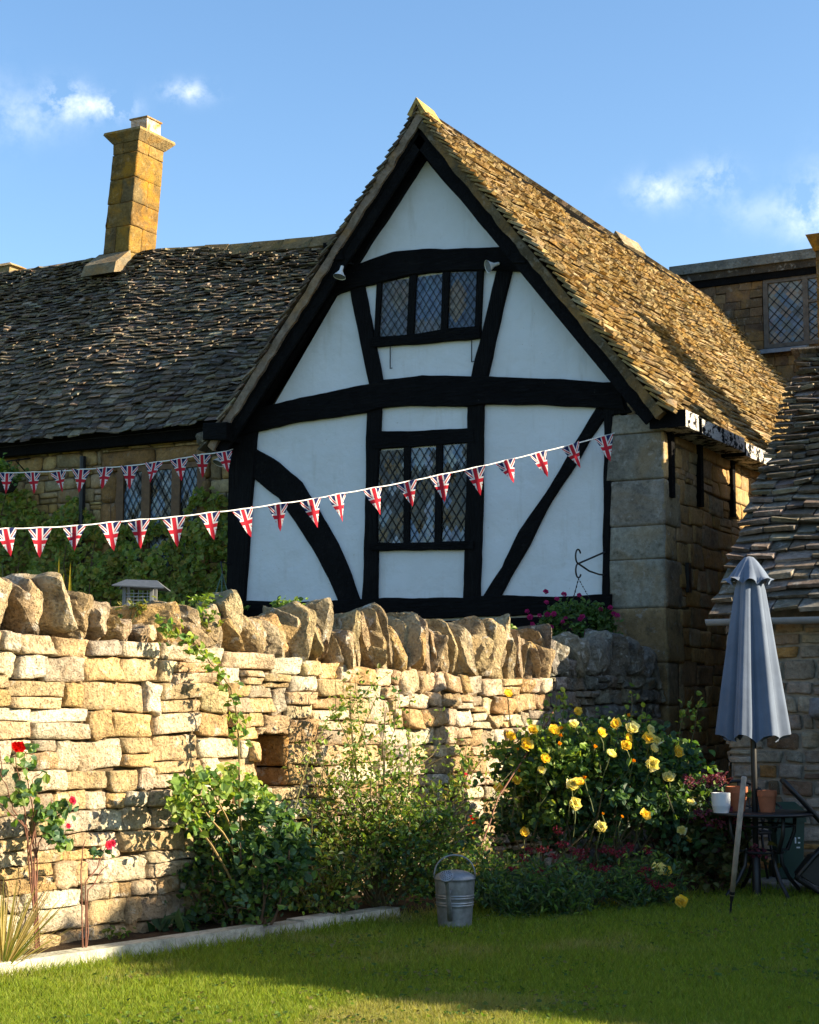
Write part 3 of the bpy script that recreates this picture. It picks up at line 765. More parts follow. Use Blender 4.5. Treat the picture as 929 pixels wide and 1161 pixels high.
mb.build('slate_roof_slope', M['slate_grey'], house)
# boarding under the slates and at the overhang, and the mortared strip along each verge
for (Vv, Nn, LL, nm) in ((Vr, Nr, Lr, 'r'), (Vl, Nl, Ll, 'l')):
    O = Vector((AX, 0, ZR)); mb = MB()
    def P(v, h, b_): 
        q = O + Vv*v + Nn*h; q.y = b_; return q
    hb0, hb1 = -0.15, -0.10
    mb.hexa([P(0, hb0-.02, BV+0.05), P(LL-.02, hb0, BV+0.05), P(LL-.02, hb0, BB-.05), P(0, hb0-.02, BB-.05), P(0, hb1-.02, BV+0.05), P(LL-.02, hb1, BV+0.05), P(LL-.02, hb1, BB-.05), P(0, hb1-.02, BB-.05)])
    mb.build('soffit_board', M['plate_black'], house)
    mb = MB(); k = 40
    V = []; F = []
    for i in range(k+1):
        v = LL*i/k; o_ = [random.uniform(-.012, .012) for _ in range(4)]
        V += [P(v, -0.025, BV+0.012+o_[0]), P(v, -0.125+o_[1], BV+0.012+o_[0]), P(v, -0.125+o_[1], BV+0.12), P(v, -0.025, BV+0.12)]
    for i in range(k):
        for j in range(4): F.append((i*4+j, i*4+(j+1) % 4, (i+1)*4+(j+1) % 4, (i+1)*4+j))
    F += [(0, 1, 2, 3), (4*k+3, 4*k+2, 4*k+1, 4*k)]
    mb.add(V, F, (0.21, 0.16, 0.12) if nm == 'l' else (0.10, 0.075, 0.04))
    mb.build('verge_strip', M['house_stone'], house)
    mb = MB()   # black bargeboard behind the strip
    mb.hexa([P(0.02, -0.29, BV+0.06), P(LL-.05, -0.27, BV+0.06), P(LL-.05, -0.27, BV+0.10), P(0.02, -0.29, BV+0.10), P(0.02, -0.126, BV+0.06), P(LL-.05, -0.126, BV+0.06), P(LL-.05, -0.126, BV+0.10), P(0.02, -0.126, BV+0.10)])
    mb.build('bargeboard', M['timber_d'], house)
# stone ridge caps
mb = MB(); b_ = BV - 0.03; first = True
while b_ < BB:
    l = random.uniform(0.38, 0.55); dz = sagR(b_-BV+l/2, 0) + random.uniform(-.01, .02) + (0.07 if first else 0)
    if abs(b_ - 23.0) < 0.3: dz += 0.14
    h = random.uniform(.15, .2); t_ = 0.05
    sec = [(-h*.78, -h*.80), (0, 0.07), (h*.78, -h*.80), (h*.78-t_, -h*.80-.03), (0, 0.0), (-h*.78+t_, -h*.80-.03)]
    tl = random.uniform(-.015, .015)
    V = [(AX+x, b_+.004, ZR+z+dz-tl) for x, z in sec] + [(AX+x*1.0, b_+l-.008, ZR+z+dz+tl) for x, z in sec]
    n = len(sec)
    F = [(5, 4, 1, 0), (4, 3, 2, 1), (6, 7, 10, 11), (7, 8, 9, 10)] + [(i, (i+1) % n, (i+1) % n+n, i+n) for i in range(n)]
    mb.add(V, F, jit((0.36, 0.25, 0.09) if random.random() < .6 else (0.27, 0.21, 0.13), .15)); b_ += l; first = False
mb.build('ridge', M['slate_gold'], house)
# foot of the left verge: a weathered stone corbel
mb = MB(); q = on_b(236, 497, BV+0.12); rock(mb, (q.x, BV+0.16, q.z), (0.14, 0.16, 0.10), col=(0.22, 0.19, 0.14)); mb.build('corbel_stone', M['coping_stone'], house, smooth=True)
mb = MB(); q = on_b(738, 461, BG); rock(mb, (q.x, BG+.02, q.z), (0.26, 0.12, 0.09), col=(0.16, 0.13, 0.09)); mb.build('corbel_stone', M['house_stone'], house, smooth=True)

# ================================================================== FLOODLIGHTS
def floodlight(u, v, b_, label, aim):
    p = on_b(u, v, b_); r = thing('wall_lamp', label, 'lamp', p, 'small white lamps under the eaves')
    d = Vector(aim).normalized(); q = Vector((0, 0, -1)).rotation_difference(d).to_matrix()
    mb = MB(); mb.lathe([(0.018, 0.10), (0.022, 0.04), (0.045, 0.0), (0.075, -0.04), (0.078, -0.045)], p, 16, M=q); mb.build('lamp_shade', M['white_paint'], r, smooth=True)
    mb = MB(); mb.lathe([(0.0, -0.030), (0.04, -0.034), (0.07, -0.040)], p, 16, M=q); mb.build('lens', M['lead'], r, smooth=True)
    mb = MB(); mb.tube([p + q @ Vector((0, 0, 0.1)), p + q @ Vector((0, 0, 0.13)) + Vector((0, 0.06, 0.03)), p + Vector((0.05, (BG-b_)-0.05, 0.16))], 0.012, 6); mb.build('arm', M['black_iron'], r)
floodlight(386, 310, BG-0.28, 'white spotlight hanging under the left purlin end by the upper gable window', (-0.1, -0.3, -1))
floodlight(557, 301, BG-0.16, 'white spotlight on the collar beam above the right end of the upper window', (-.9, -1.0, -0.45))
floodlight(249, 522, BG-0.1, 'small white lamp beside the window of the creeper-clad cottage, left of the corner post', (-0.2, -0.5, -1))
# ================================================================== COTTAGE ON THE LEFT
CB = 18.2; CRB = 21.0
cot = thing('stone_cottage', 'honey stone cottage with a long mossy slate roof and chimney, left of the gable', 'cottage', (-15.5, CB, 0))
CE0 = Vector((-22.5, CB-0.28, 5.26)); CR = Vector((-22.5, CRB, 8.62))
V_ = (CE0 - CR); LC = V_.length; V_ = V_/LC; N_ = Vector((0, V_.z, -V_.y)); N_ = N_ if N_.z > 0 else -N_
sagC = lambda u, v: 0.10*noise.noise(Vector((u*0.45+3, v*0.5, 8))) + 0.03*noise.noise(Vector((u*1.7, v*1.7, 3))) + 0.85*float(np.interp(u-22.5, (-22, -19, -16, -14.5, -13, -11), (.16, .15, .13, -.05, -.24, -.40)))*(1-v/LC)
mb = MB(); slates(mb, CR, Vector((1, 0, 0)), V_, N_, 13.0, LC+.05, (0.06, 0.115), (0.09, 0.24), (0.012, 0.028), grey + [(0.25, 0.19, 0.12)], sagC, 0.02, jitter=.016)
mb.build('slate_roof_slope', M['slate_grey'], cot)
mb = MB()
Vb = []
for i in range(27):
    x_ = i*.5; R_ = CR+Vector((x_, 0, 0))+N_*(sagC(x_, 0)-.06); Vb += [R_, CE0+Vector((x_, 0, 0))+N_*-.14, R_+Vector((0, 3.2, -3.5)), (R_+CE0+Vector((x_, 0, 0)))/2+N_*-.13]
mb.add(Vb, [q for i in range(26) for q in ((4*i, 4*i+3, 4*i+7, 4*i+4), (4*i+3, 4*i+1, 4*i+5, 4*i+7), (4*i, 4*i+4, 4*i+6, 4*i+2))])
mb.build('roof_boards', M['dark_void'], cot)
mb = MB(); x = -22.5
while x < -10.2:
    l = random.uniform(.4, .6); d = sagC(x+22.5, 0)*.7 + random.uniform(-.006, .006); d2 = sagC(x+22.5+l, 0)*.7 + random.uniform(-.006, .010)
    sec = [(-.15, -.14), (0, 0.06), (.15, -.14), (.10, -.17), (0, 0), (-.10, -.17)]; tl = 0
    V = [(x+.004, CRB+y_, 8.62+z+d) for y_, z in sec] + [(x+l-.006, CRB+y_, 8.62+z+d2) for y_, z in sec]; n = 6
    mb.add(V, [(0, 1, 4, 5), (1, 2, 3, 4), (11, 10, 7, 6), (10, 9, 8, 7)] + [(i, i+n, (i+1) % n+n, (i+1) % n) for i in range(n)], jit((0.15, 0.115, 0.055), .25)); x += l
mb.build('ridge', M['slate_gold'], cot)
mb = MB(); mb.box((-22.5, CB+0.03, 0), (-11.7, CRB+3, 5.2)); mb.build('cottage_core', M['mortar'], cot)
# facade stones, with the window left open
wq = [on_b(139.5, 590, CB), on_b(226, 530, CB)]
wl, wr, wz0 = on_b(133, 590, CB).x, on_b(229, 530, CB).x, 3.35
wz1 = on_b(180, 527, CB).z
jl, jr = on_b(115, 560, CB).x, on_b(238, 560, CB).x
lz = on_b(180, 508, CB).z
mb = MB(); stone_wall(mb, lambda u, z: Vector((u, CB+0.02, z)), NB, -22.5, -11.75, lambda u: 5.20, [(a*1.35, b*1.35, c*1.3) for a, b, c in stone_pal] + [(0.42, 0.32, 0.19)], (0.13, 0.2), (0.25, 0.5), (0.02, 0.04), 6, 0.008, 2.2, 0.005, holes=[(jl, jr, wz0-.1, lz)], ref=-16)
stone_wall(mb, lambda u, z: Vector((u, CB+0.02, z)), NB, -22.5, -11.75, lambda u: 2.2, stone_pal, (0.16, 0.25), (0.3, 0.6), (0.02, 0.035), 6, 0.008, 0.0, 0.005, ref=-16)
mb.build('wall', M['house_stone'], cot, smooth=True)
mb = MB(); Pf = lambda u, z: Vector((u, CB+0.01, z))
dres = [(0.24, 0.13, 0.05), (0.26, 0.15, 0.06)]
for (a, b_) in ((jl, wl), (wr, jr)):
    zz = wz0-.1
    while zz < wz1 - .02:
        z2 = min(wz1, zz + random.uniform(.35, .55)); stone_block(mb, Pf, a, b_, zz, z2, NB, 0.05, jit(random.choice(dres), .1), 6, 0.004, 0.003); zz = z2
stone_block(mb, Pf, jl, (jl+jr)/2, wz1, lz, NB, 0.05, dres[0], 6, 0.004, 0.003); stone_block(mb, Pf, (jl+jr)/2, jr, wz1, lz, NB, 0.05, dres[1], 6, 0.004, 0.003)
mb.build('window_surround', M['house_stone'], cot, smooth=True)
# oak frame and three leaded lights
fr = MB(); mull = [on_b(136, 560, CB).x, on_b(166, 560, CB).x, on_b(200, 560, CB).x, on_b(229, 560, CB).x]
for k, mx_ in enumerate(mull): fr.box((mx_-.07, CB-.02, wz0-.05), (mx_+.07, CB+.08, wz1-.07))
fr.box((wl, CB-.017, wz1-.07), (wr, CB+.08, wz1))
wn = fr.build('window', M['oak'], cot)
for k in range(3):
    a, b_ = mull[k]+.07, mull[k+1]-.07; mg, ml = MB(), MB(); y_ = CB+.015
    def tf(x, y, k=k): return random.choice(bl) if (noise.noise(Vector((x*2+k*5, y*3, 9))) > -.12) else random.choice(dk)  # blue tones paint reflected sky into these panes
    quarries(mg, ml, (a, y_, wz0), (b_, y_, wz0), (b_, y_, wz1-.07), (a, y_, wz1-.07), 3, 7, bl, NB, .010, tonef=tf)
    mg.build('pane', M['glass'], wn); ml.build('lead_came', M['old_lead'], wn)
# iron downpipe by the window and the dark eaves board
mb = MB(); q = on_b(98, 560, CB); mb.tube([(q.x, CB-.09, 2.0), (q.x, CB-.09, 4.95)], 0.045, 8); mb.build('downpipe', M['black_iron'], cot)
mb = MB(); mb.box((-22.5, CB-.16, 5.04), (-11.9, CB-.04, 5.20)); mb.build('eaves_board', M['plate_black'], cot)
# chimney
ch = MB(); pot = MB()
P0 = on_b(146, 284, CRB-0.4)   # front right corner at the roof
hx, hy = 0.52, 0.68; H0, H1 = P0.z-0.75, on_b(157, 158, CRB-0.4).z
lean = on_b(157, 158, CRB-0.4).x - P0.x
Pc = lambda x, y, z: Vector((P0.x + x*lerp(1.0, .97, (z-P0.z)/1.6) + lean*(z-P0.z)/(H1-P0.z), P0.y + y, z))
zs = [H0, P0.z, P0.z+.42, P0.z+.80, P0.z+1.2, H1-.18, H1]
cpal = [(0.175, 0.105, 0.03), (0.21, 0.13, 0.03), (0.15, 0.105, 0.045), (0.23, 0.145, 0.045)]
ch.hexa([Pc(-hx+.02, .02, H0), Pc(-.02, .02, H0), Pc(-.02, hy-.02, H0), Pc(-hx+.02, hy-.02, H0), Pc(-hx+.02, .02, H1), Pc(-.02, .02, H1), Pc(-.02, hy-.02, H1), Pc(-hx+.02, hy-.02, H1)], (0.16, 0.1, 0.04))
for k in range(len(zs)-1):
    z0, z1 = zs[k], zs[k+1]; s1 = random.uniform(.35, .65)
    for (a, b_) in (((0, 1),) if k % 2 == 0 else ((0, s1), (s1, 1))):
        stone_block(ch, lambda u, z: Pc(u, .02, z), -hx+a*hx, -hx+b_*hx, z0, z1, NB, .02, jit(random.choice(cpal), .12), 8, .006, .0015, soft=.1, flat=50, wonk=.3)
        stone_block(ch, lambda u, z: Pc(-.02, u, z), a*hy, b_*hy, z0, z1, Vector((1, 0, 0)), .02, jit(random.choice(cpal), .12), 8, .006, .0015, soft=.1, flat=50, wonk=.3)
        stone_block(ch, lambda u, z: Pc(-hx+.02, hy-u, z), a*hy, b_*hy, z0, z1, Vector((-1, 0, 0)), .02, jit(random.choice(cpal), .12), 6, .006, .003)
chim = ch.build('chimney', M['chimney_stone'], cot, smooth=True)
cp = MB(); o_ = .125
lo = [Pc(-hx-.01, -.01, H1), Pc(.01, -.01, H1), Pc(.01, hy+.01, H1), Pc(-hx-.01, hy+.01, H1)]
mid = [Pc(-hx-o_, -o_, H1+.13), Pc(o_, -o_, H1+.13), Pc(o_, hy+o_, H1+.13), Pc(-hx-o_, hy+o_, H1+.13)]
hi = [Pc(-hx-o_+.01, -o_+.01, H1+.17), Pc(o_-.01, -o_+.01, H1+.17), Pc(o_-.01, hy+o_-.01, H1+.17), Pc(-hx-o_+.01, hy+o_-.01, H1+.17)]
cp.add(lo+mid+hi, [(0, 1, 5, 4), (1, 2, 6, 5), (2, 3, 7, 6), (3, 0, 4, 7), (4, 5, 9, 8), (5, 6, 10, 9), (6, 7, 11, 10), (7, 4, 8, 11), (8, 9, 10, 11), (3, 2, 1, 0)], (0.28, 0.2, 0.09))
cp.build('chimney_cap', M['chimney_stone'], chim)
pm = MB(); c0 = Pc(-.14, hy*.5, H1+.16)
pm.hexa([c0+Vector((x, y, z)) for z in (0, .25) for (x, y) in ((-.16, -.18), (.16, -.18), (.16, .18), (-.16, .18))], (0.62, 0.50, 0.40))
pm.hexa([c0+Vector((x, y, z)) for z in (.251, .275) for (x, y) in ((-.18, -.2), (.18, -.2), (.18, .2), (-.18, .2))], (0.30, 0.2, 0.1))
pm.build('chimney_pot', M['chimney_stone'], chim)
# stone skirting where chimney meets roof
mb = MB(); q = on_b(125, 288, CRB-.5)
mb.hexa([Pc(-hx-.12, -.34, P0.z-.42), Pc(.02, -.34, P0.z-.42), Pc(.02, .1, P0.z-.3), Pc(-hx-.12, .1, P0.z-.3), Pc(-hx-.10, -.30, P0.z-.24), Pc(.01, -.30, P0.z-.24), Pc(.01, .03, P0.z+.02), Pc(-hx-.1, .03, P0.z+.02)], (0.2, 0.16, 0.1))
mb.build('chimney_flashing', M['house_stone'], chim)
# iron bracket and hanging plant at the far left
q0, q1 = on_b(35, 520, CB), on_b(8, 523, CB-.5)
br = MB(); br.tube([(q0.x, CB-.02, q0.z), q1], .012, 6); br.tube([(q0.x, CB-.02, q0.z-.25), (q0.x, CB-.2, q0.z-.14), q1.lerp(Vector((q0.x, CB, q0.z)), .35)], .009, 6)
br.build('basket_bracket', M['black_iron'], cot)

# tiny chimney stub of a house farther off, peeping over the ridge on the left
c = at(9, 305, 38); r = thing('distant_chimney', 'small pale chimney head just showing over the far left end of the cottage ridge', 'chimney', (c.x, c.y, 0))
mb = MB(); mb.box((c.x-.32, c.y-.3, 0), (c.x+.32, c.y+.3, c.z-.02), (0.33, 0.24, 0.12)); mb.build('stack', M['chimney_stone'], r)
mb = MB(); mb.hexa([Vector((c.x+x*k, c.y+y*k, z)) for (z, k) in ((c.z-.019, 1.15), (c.z+.10, .55)) for (x, y) in ((-.36, -.3), (.36, -.3), (.36, .3), (-.36, .3))], (0.36, 0.26, 0.13)); mb.build('cap', M['chimney_stone'], r)

# ================================================================== BACK WING (tile hung, flat topped)
WB = 27.9
wing = thing('tile_hung_wing', 'brown tile-hung upper storey with a flat grey coping, rising behind the long golden roof', 'house wing', (-7, WB, 0))
xl = on_b(763, 300, WB).x; xr = -4.0; zt = on_b(850, 293, WB).z
mb = MB(); mb.box((xl+.12, WB+.11, 0), (xr, WB+5, zt-.30)); mb.build('wing_core', M['dark_mortar'], wing)
mb = MB()
wx0, wx1 = on_b(868, 350, WB).x, on_b(945, 350, WB).x; wzb, wzt = on_b(890, 392, WB).z, on_b(890, 319, WB).z
tile = [(0.115, 0.07, 0.036), (0.135, 0.082, 0.042), (0.10, 0.064, 0.036), (0.15, 0.095, 0.05)]
stone_wall(mb, lambda u, z: Vector((u, WB+.02, z)), NB, xl+.12, xr, lambda u: zt-.42, tile, (.14, .175), (.24, .44), (.014, .022), 8, .003, 4.2, .002, soft=.05, flat=60, wonk=.15, holes=[(wx0-.04, wx1+.04, wzb-.02, wzt+.2)], split=0)
mb.build('tile_hanging', M['house_stone'], wing)
mb = MB(); mb.box((xl-.02, WB-.14, zt-.17), (xr, WB+5.1, zt), (.17, .17, .15)); mb.box((xl+.03, WB-.08, zt-.30), (xr, WB+.1, zt-.172), (.05, .04, .03)); mb.build('coping', M['slate_grey'], wing)
mb = MB(); mb.box((xl+.05, WB-.04, zt-.42), (xr, WB+.06, zt-.302)); mb.build('fascia', M['plate_black'], wing)
fr = MB(); fx = on_b(914, 350, WB).x
wg = plain_mat('grey_oak', (0.085, 0.07, 0.055), .8, var=.3, scale=12); M['grey_oak'] = wg
fr.box((wx0-.03, WB-.01, wzt), (wx1, WB+.09, wzt+.17)); fr.box((wx0-.03, WB-.013, wzb), (wx0+.05, WB+.08, wzt-.003)); fr.box((fx-.045, WB-.012, wzb+.05), (fx+.045, WB+.08, wzt-.003)); fr.box((wx0-.03, WB-.014, wzb-.02), (wx1, WB+.08, wzb+.05))
zmid = on_b(920, 341, WB).z; fr.box((fx+.046, WB-.008, zmid-.02), (wx1, WB+.07, zmid+.02))
wn = fr.build('window', M['grey_oak'], wing)
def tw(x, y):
    # painted reflections: each quarry gets a random reflected tone as its colour
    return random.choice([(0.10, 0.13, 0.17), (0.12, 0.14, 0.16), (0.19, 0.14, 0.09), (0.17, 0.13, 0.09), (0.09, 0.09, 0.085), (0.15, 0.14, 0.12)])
mg, ml = MB(), MB(); quarries(mg, ml, (wx0+.05, WB+.03, wzb+.05), (fx-.045, WB+.03, wzb+.05), (fx-.045, WB+.03, wzt-.003), (wx0+.05, WB+.03, wzt-.003), 3, 5, bl, NB, .016, tonef=tw); mg.build('pane', M['glass'], wn); ml.build('lead_came', M['old_lead'], wn)
for (z0, z1, ny) in ((wzb+.05, zmid-.02, 4), (zmid+.02, wzt-.003, 2)):
    mg, ml = MB(), MB(); quarries(mg, ml, (fx+.045, WB+.03, z0), (wx1, WB+.03, z0), (wx1, WB+.03, z1), (fx+.045, WB+.03, z1), 2, ny, bl, NB, .016, tonef=tw); mg.build('pane', M['glass'], wn); ml.build('lead_came', M['old_lead'], wn)
mb = MB(); s0_, s1_ = on_b(864, 396, WB).x, on_b(918, 396, WB).x; mb.hexa([(s0_, WB-.16, wzb-.13), (s1_, WB-.16, wzb-.13), (s1_, WB, wzb-.10), (s0_, WB, wzb-.10), (s0_, WB-.14, wzb-.06), (s1_, WB-.14, wzb-.06), (s1_, WB, wzb-.022), (s0_, WB, wzb-.022)]); mb.build('lead_sill', M['lead'], wn)

# ================================================================== OUTBUILDING ON THE RIGHT
OB, OA = 15.3, -4.96
out = thing('stone_outbuilding', 'small rubble stone outbuilding with a steep slate roof and grey gutter, behind the closed parasol', 'outbuilding', (OA+1.5, OB, 0))
OZ = on_b(870, 696, OB).z; OR = 3.05; ORZ = on_b(806, 691, OB-.2).z + (OR+.2)*.925
V_ = Vector((0, -OR-.2, -(OR+.2)*.925)); LO = V_.length; V_ /= LO; N_ = Vector((0, V_.z, -V_.y))
sagO = lambda u, v: .05*noise.noise(Vector((u*.8, v*.8, 12)))+.03*noise.noise(Vector((u*2.2, v*2.2, 1)))
opal = [(0.15, 0.125, 0.095), (0.12, 0.10, 0.078), (0.18, 0.15, 0.115), (0.22, 0.19, 0.155), (0.095, 0.08, 0.06)]
XE = 1.2
mb = MB(); slates(mb, Vector((OA-.01, OB+OR, ORZ)), Vector((1, 0, 0)), V_, N_, XE-OA+.1, LO, (.095, .155), (.14, .36), (.028, .05), opal, sagO, .04, jitter=.014); mb.build('slate_roof_slope', M['slate_grey'], out)
V2 = Vector((0, 1, -.925)).normalized(); mb = MB(); slates(mb, Vector((OA-.10, OB+OR, ORZ)), Vector((1, 0, 0)), V2, Vector((0, .7071, .7071)), XE-OA+.2, LO, (.16, .22), (.25, .5), (.025, .045), opal, sagO, .03); mb.build('slate_roof_slope', M['slate_grey'], out)
core = MB(); ya, yb = OB+.03, OB+2*OR
prof = [(ya, 0), (yb, 0), (yb, OZ-.05), (OB+OR, ORZ-.12), (ya, OZ-.05)]
n = 5; core.add([(OA+.03, y, z) for y, z in prof]+[(XE, y, z) for y, z in prof], [(4, 3, 2, 1, 0), (5, 6, 7, 8, 9)]+[(i, (i+1) % n, (i+1) % n+n, i+n) for i in range(n)]); core.build('wall_bed', M['pale_mortar'], out)
mb = MB(); orub = [(0.27, 0.235, 0.18), (0.30, 0.265, 0.21), (0.23, 0.20, 0.16), (0.25, 0.215, 0.17), (0.30, 0.17, 0.06), (0.15, 0.10, 0.06), (0.32, 0.28, 0.22)]
stone_wall(mb, lambda u, z: Vector((u, OB+.02, z)), NB, OA, XE, lambda u: OZ-.04, orub, (.11, .17), (.16, .34), (.015, .028), 8, .014, 0, .012, split=.15, soft=.4, flat=16)
stone_wall(mb, lambda u, z: Vector((OA+.02, u, z)), Vector((-1, 0, 0)), OB, yb, lambda u: OZ + max(0, OR-abs(u-OB-OR))*.9-.1, orub, (.13, .2), (.2, .4), (.015, .028), 6, .010, 0, .012, ref=OB+OR)
mb.build('wall', M['house_stone'], out, smooth=True)
mb = MB(); yy = OB-.30; zz = OZ-.085; k = 12; V = []; F = []
for x in (OA-.07, XE):
    for i in range(k+1):
        a = math.pi*(1+i/k); V.append((x, yy+.06*math.cos(a), zz+.06*math.sin(a)+.03))
    for i in range(k+1):
        a = math.pi*(2-i/k); V.append((x, yy+.052*math.cos(a), zz+.052*math.sin(a)+.03))
q = 2*k+2
F = [(i, (i+1) % q, (i+1) % q+q, i+q) for i in range(q)]+[tuple(range(q))[::-1]]
mb.add(V, F); mb.build('gutter', M['gutter'], out)
# a stone lamp-like block on the wall at the right edge
mb = MB(); q = on_b(931, 803, OB-.05); rock(mb, (q.x+.1, OB-.08, q.z), (.17, .12, .11), col=(.2, .2, .21)); mb.build('projecting_stone', M['pier_stone'], out, smooth=True)
# tall external stack at its back corner
cz = on_b(925, 268, 20.4).z; ca = on_b(926, 330, 20.35).x
dpal = [(a*.7, b*.7, c*.8) for a, b, c in cpal]; mb = MB(); zz = 0
mb.box((ca+.03, 20.38, 0), (ca+.62, 21.32, cz-.2), (.16, .1, .04))
while zz < cz-.25:
    z2 = min(zz+random.uniform(.25, .4), cz-.2); s1 = random.uniform(.35, .65)
    for (a, b_) in ((0, s1), (s1, 1)):
        stone_block(mb, lambda u, z: Vector((u, 20.37, z)), ca+a*.65, ca+b_*.65, zz, z2, NB, .02, jit(random.choice(dpal), .12), 8, .006, .0015, soft=.1, flat=50, wonk=.3)
        stone_block(mb, lambda u, z: Vector((ca+.02, u, z)), 20.35+a*1.0, 20.35+b_*1.0, zz, z2, Vector((-1, 0, 0)), .02, jit(random.choice(dpal), .12), 6, .006, .003)
        stone_block(mb, lambda u, z: Vector((ca+.63, u, z)), 20.35+a*1.0, 20.35+b_*1.0, zz, z2, Vector((1, 0, 0)), .02, jit(random.choice(dpal), .12), 8, .006, .0015, soft=.1, flat=50, wonk=.3)
    zz = z2
chm = mb.build('chimney', M['house_stone'], out, smooth=True)
mb = MB(); mb.hexa([Vector((ca+.325+x*k, 20.85+y*(k+.175), z)) for (z, k) in ((cz-.2, .34), (cz, .42)) for (x, y) in ((-1, -1), (1, -1), (1, 1), (-1, 1))], (.07, .055, .03)); mb.build('chimney_cap', M['chimney_stone'], chm)
# ================================================================== GARDEN WALL
WA = gnd(0, 1092); WBp = Vector((ASW-0.09, PB-0.08, 0))
WT = (WBp-WA); WL = WT.length; WT.normalize(); WN = Vector((WT.y, -WT.x, 0))   # outward normal, towards the lawn
def wall_uz(u, v, off=0.0):
    r = ray(u, v); o = WA + WN*off
    t_ = (o-EYEP).dot(WN)/r.dot(WN); p = EYEP + r*t_
    return (p-WA).dot(WT), p.z
WP = lambda u, z: WA + WT*u + Vector((0, 0, z))
EXT = 1.6
top_pts = sorted([wall_uz(u, v) for u, v in ((0, 716), (65, 722), (130, 727), (200, 730), (300, 742), (400, 756), (500, 763), (560, 770), (620, 768), (690, 766), (748, 768))])
top_pts = [(-EXT-1, top_pts[0][1]+.05)] + top_pts + [(WL+1, top_pts[-1][1])]
wtop = lambda u: interp(top_pts, u)
cop_pts = sorted([wall_uz(u, v) for u, v in ((0, 652), (40, 652), (100, 668), (140, 692), (200, 688), (260, 684), (320, 680), (400, 697), (470, 697), (520, 704), (560, 710), (600, 714), (650, 722), (700, 718), (748, 728))])
cop_pts = [(-EXT-1, cop_pts[0][1])] + cop_pts + [(WL+1, cop_pts[-1][1])]
ctop = lambda u: interp(cop_pts, u)
gw = thing('garden_wall', 'dry stone garden wall of honey-coloured blocks with upright rough coping stones', 'garden wall', WP(WL/2, 0))
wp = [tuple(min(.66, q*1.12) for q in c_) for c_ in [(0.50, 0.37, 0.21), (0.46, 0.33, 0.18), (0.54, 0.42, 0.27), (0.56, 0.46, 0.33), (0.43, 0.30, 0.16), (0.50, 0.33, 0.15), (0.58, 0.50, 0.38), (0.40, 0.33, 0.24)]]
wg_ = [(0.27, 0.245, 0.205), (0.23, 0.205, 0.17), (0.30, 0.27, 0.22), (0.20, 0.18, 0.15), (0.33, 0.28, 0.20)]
h0 = wall_uz(285, 893); h1 = wall_uz(322, 832)
hole = (h0[0]+.02, h1[0]-.0, wall_uz(300, 893)[1], wall_uz(300, 833)[1])
uA, uB = wall_uz(440, 800)[0], wall_uz(622, 800)[0]
mb = MB()
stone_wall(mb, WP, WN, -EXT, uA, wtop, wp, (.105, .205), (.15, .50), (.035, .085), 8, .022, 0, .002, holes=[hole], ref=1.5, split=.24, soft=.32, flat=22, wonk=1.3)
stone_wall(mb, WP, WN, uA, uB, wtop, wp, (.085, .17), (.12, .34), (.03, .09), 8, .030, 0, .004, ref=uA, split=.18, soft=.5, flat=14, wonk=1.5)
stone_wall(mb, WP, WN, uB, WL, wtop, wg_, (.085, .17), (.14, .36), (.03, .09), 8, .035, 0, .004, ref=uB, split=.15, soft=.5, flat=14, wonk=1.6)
mb.build('stonework', M['wall_stone'], gw, smooth=True)
mb = MB(); TK = .46
us = [-EXT, hole[0], hole[1], WL]
def slab(ua, ub, za, zb, off):   # za/zb functions of u
    k = max(2, int((ub-ua)/.3)); V = []
    for i in range(k+1):
        u = lerp(ua, ub, i/k); V += [WP(u, za(u))+WN*off, WP(u, zb(u))+WN*off]
    mb.add(V, [(2*i, 2*i+2, 2*i+3, 2*i+1) for i in range(k)])
zero = lambda u: 0.0; t0 = lambda u: wtop(u)-.01
slab(-EXT, hole[0], zero, t0, -.005); slab(hole[1], WL, zero, t0, -.005); slab(hole[0], hole[1], zero, lambda u: hole[2], -.005); slab(hole[0], hole[1], lambda u: hole[3], t0, -.005)
slab(-EXT, WL, zero, t0, -TK)
k = 30; mb.add([WP(lerp(-EXT, WL, i/k), t0(lerp(-EXT, WL, i/k)))+WN*o for i in range(k+1) for o in (-.005, -TK)], [(2*i, 2*i+2, 2*i+3, 2*i+1) for i in range(k)])
mb.build('wall_core', M['dark_mortar'], gw)
# the back face of the wall
mb = MB(); stone_wall(mb, lambda u, z: WP(u, z)-WN*TK, -WN, -EXT, WL, wtop, wp, (.14, .22), (.3, .6), (.02, .05), 6, .02, 0, .008, ref=2, split=.1); mb.build('back_stonework', M['wall_stone'], gw, smooth=True)
# niche lining
mb = MB(); dpt = -.33; a, b_, za, zb = hole
f = lambda u, z, o: WP(u, z)+WN*o
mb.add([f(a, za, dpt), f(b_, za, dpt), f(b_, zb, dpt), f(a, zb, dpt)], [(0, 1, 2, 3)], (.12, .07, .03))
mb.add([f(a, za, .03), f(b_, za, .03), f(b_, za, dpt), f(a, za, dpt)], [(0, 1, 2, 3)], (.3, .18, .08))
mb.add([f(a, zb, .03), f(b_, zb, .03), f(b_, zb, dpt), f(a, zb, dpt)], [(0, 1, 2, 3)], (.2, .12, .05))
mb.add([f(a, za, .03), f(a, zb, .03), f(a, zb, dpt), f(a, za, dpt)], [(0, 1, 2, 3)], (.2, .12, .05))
jm = lambda o, z: f(b_, z, -o)
for (z0, z1) in ((za, lerp(za, zb, .36)), (lerp(za, zb, .36), zb)):
    stone_block(mb, jm, -.05, .33, z0, z1, -WT, .03, jit((.46, .24, .08), .1), 8, .015, .004)
mb.build('niche', M['wall_stone'], gw, smooth=True)
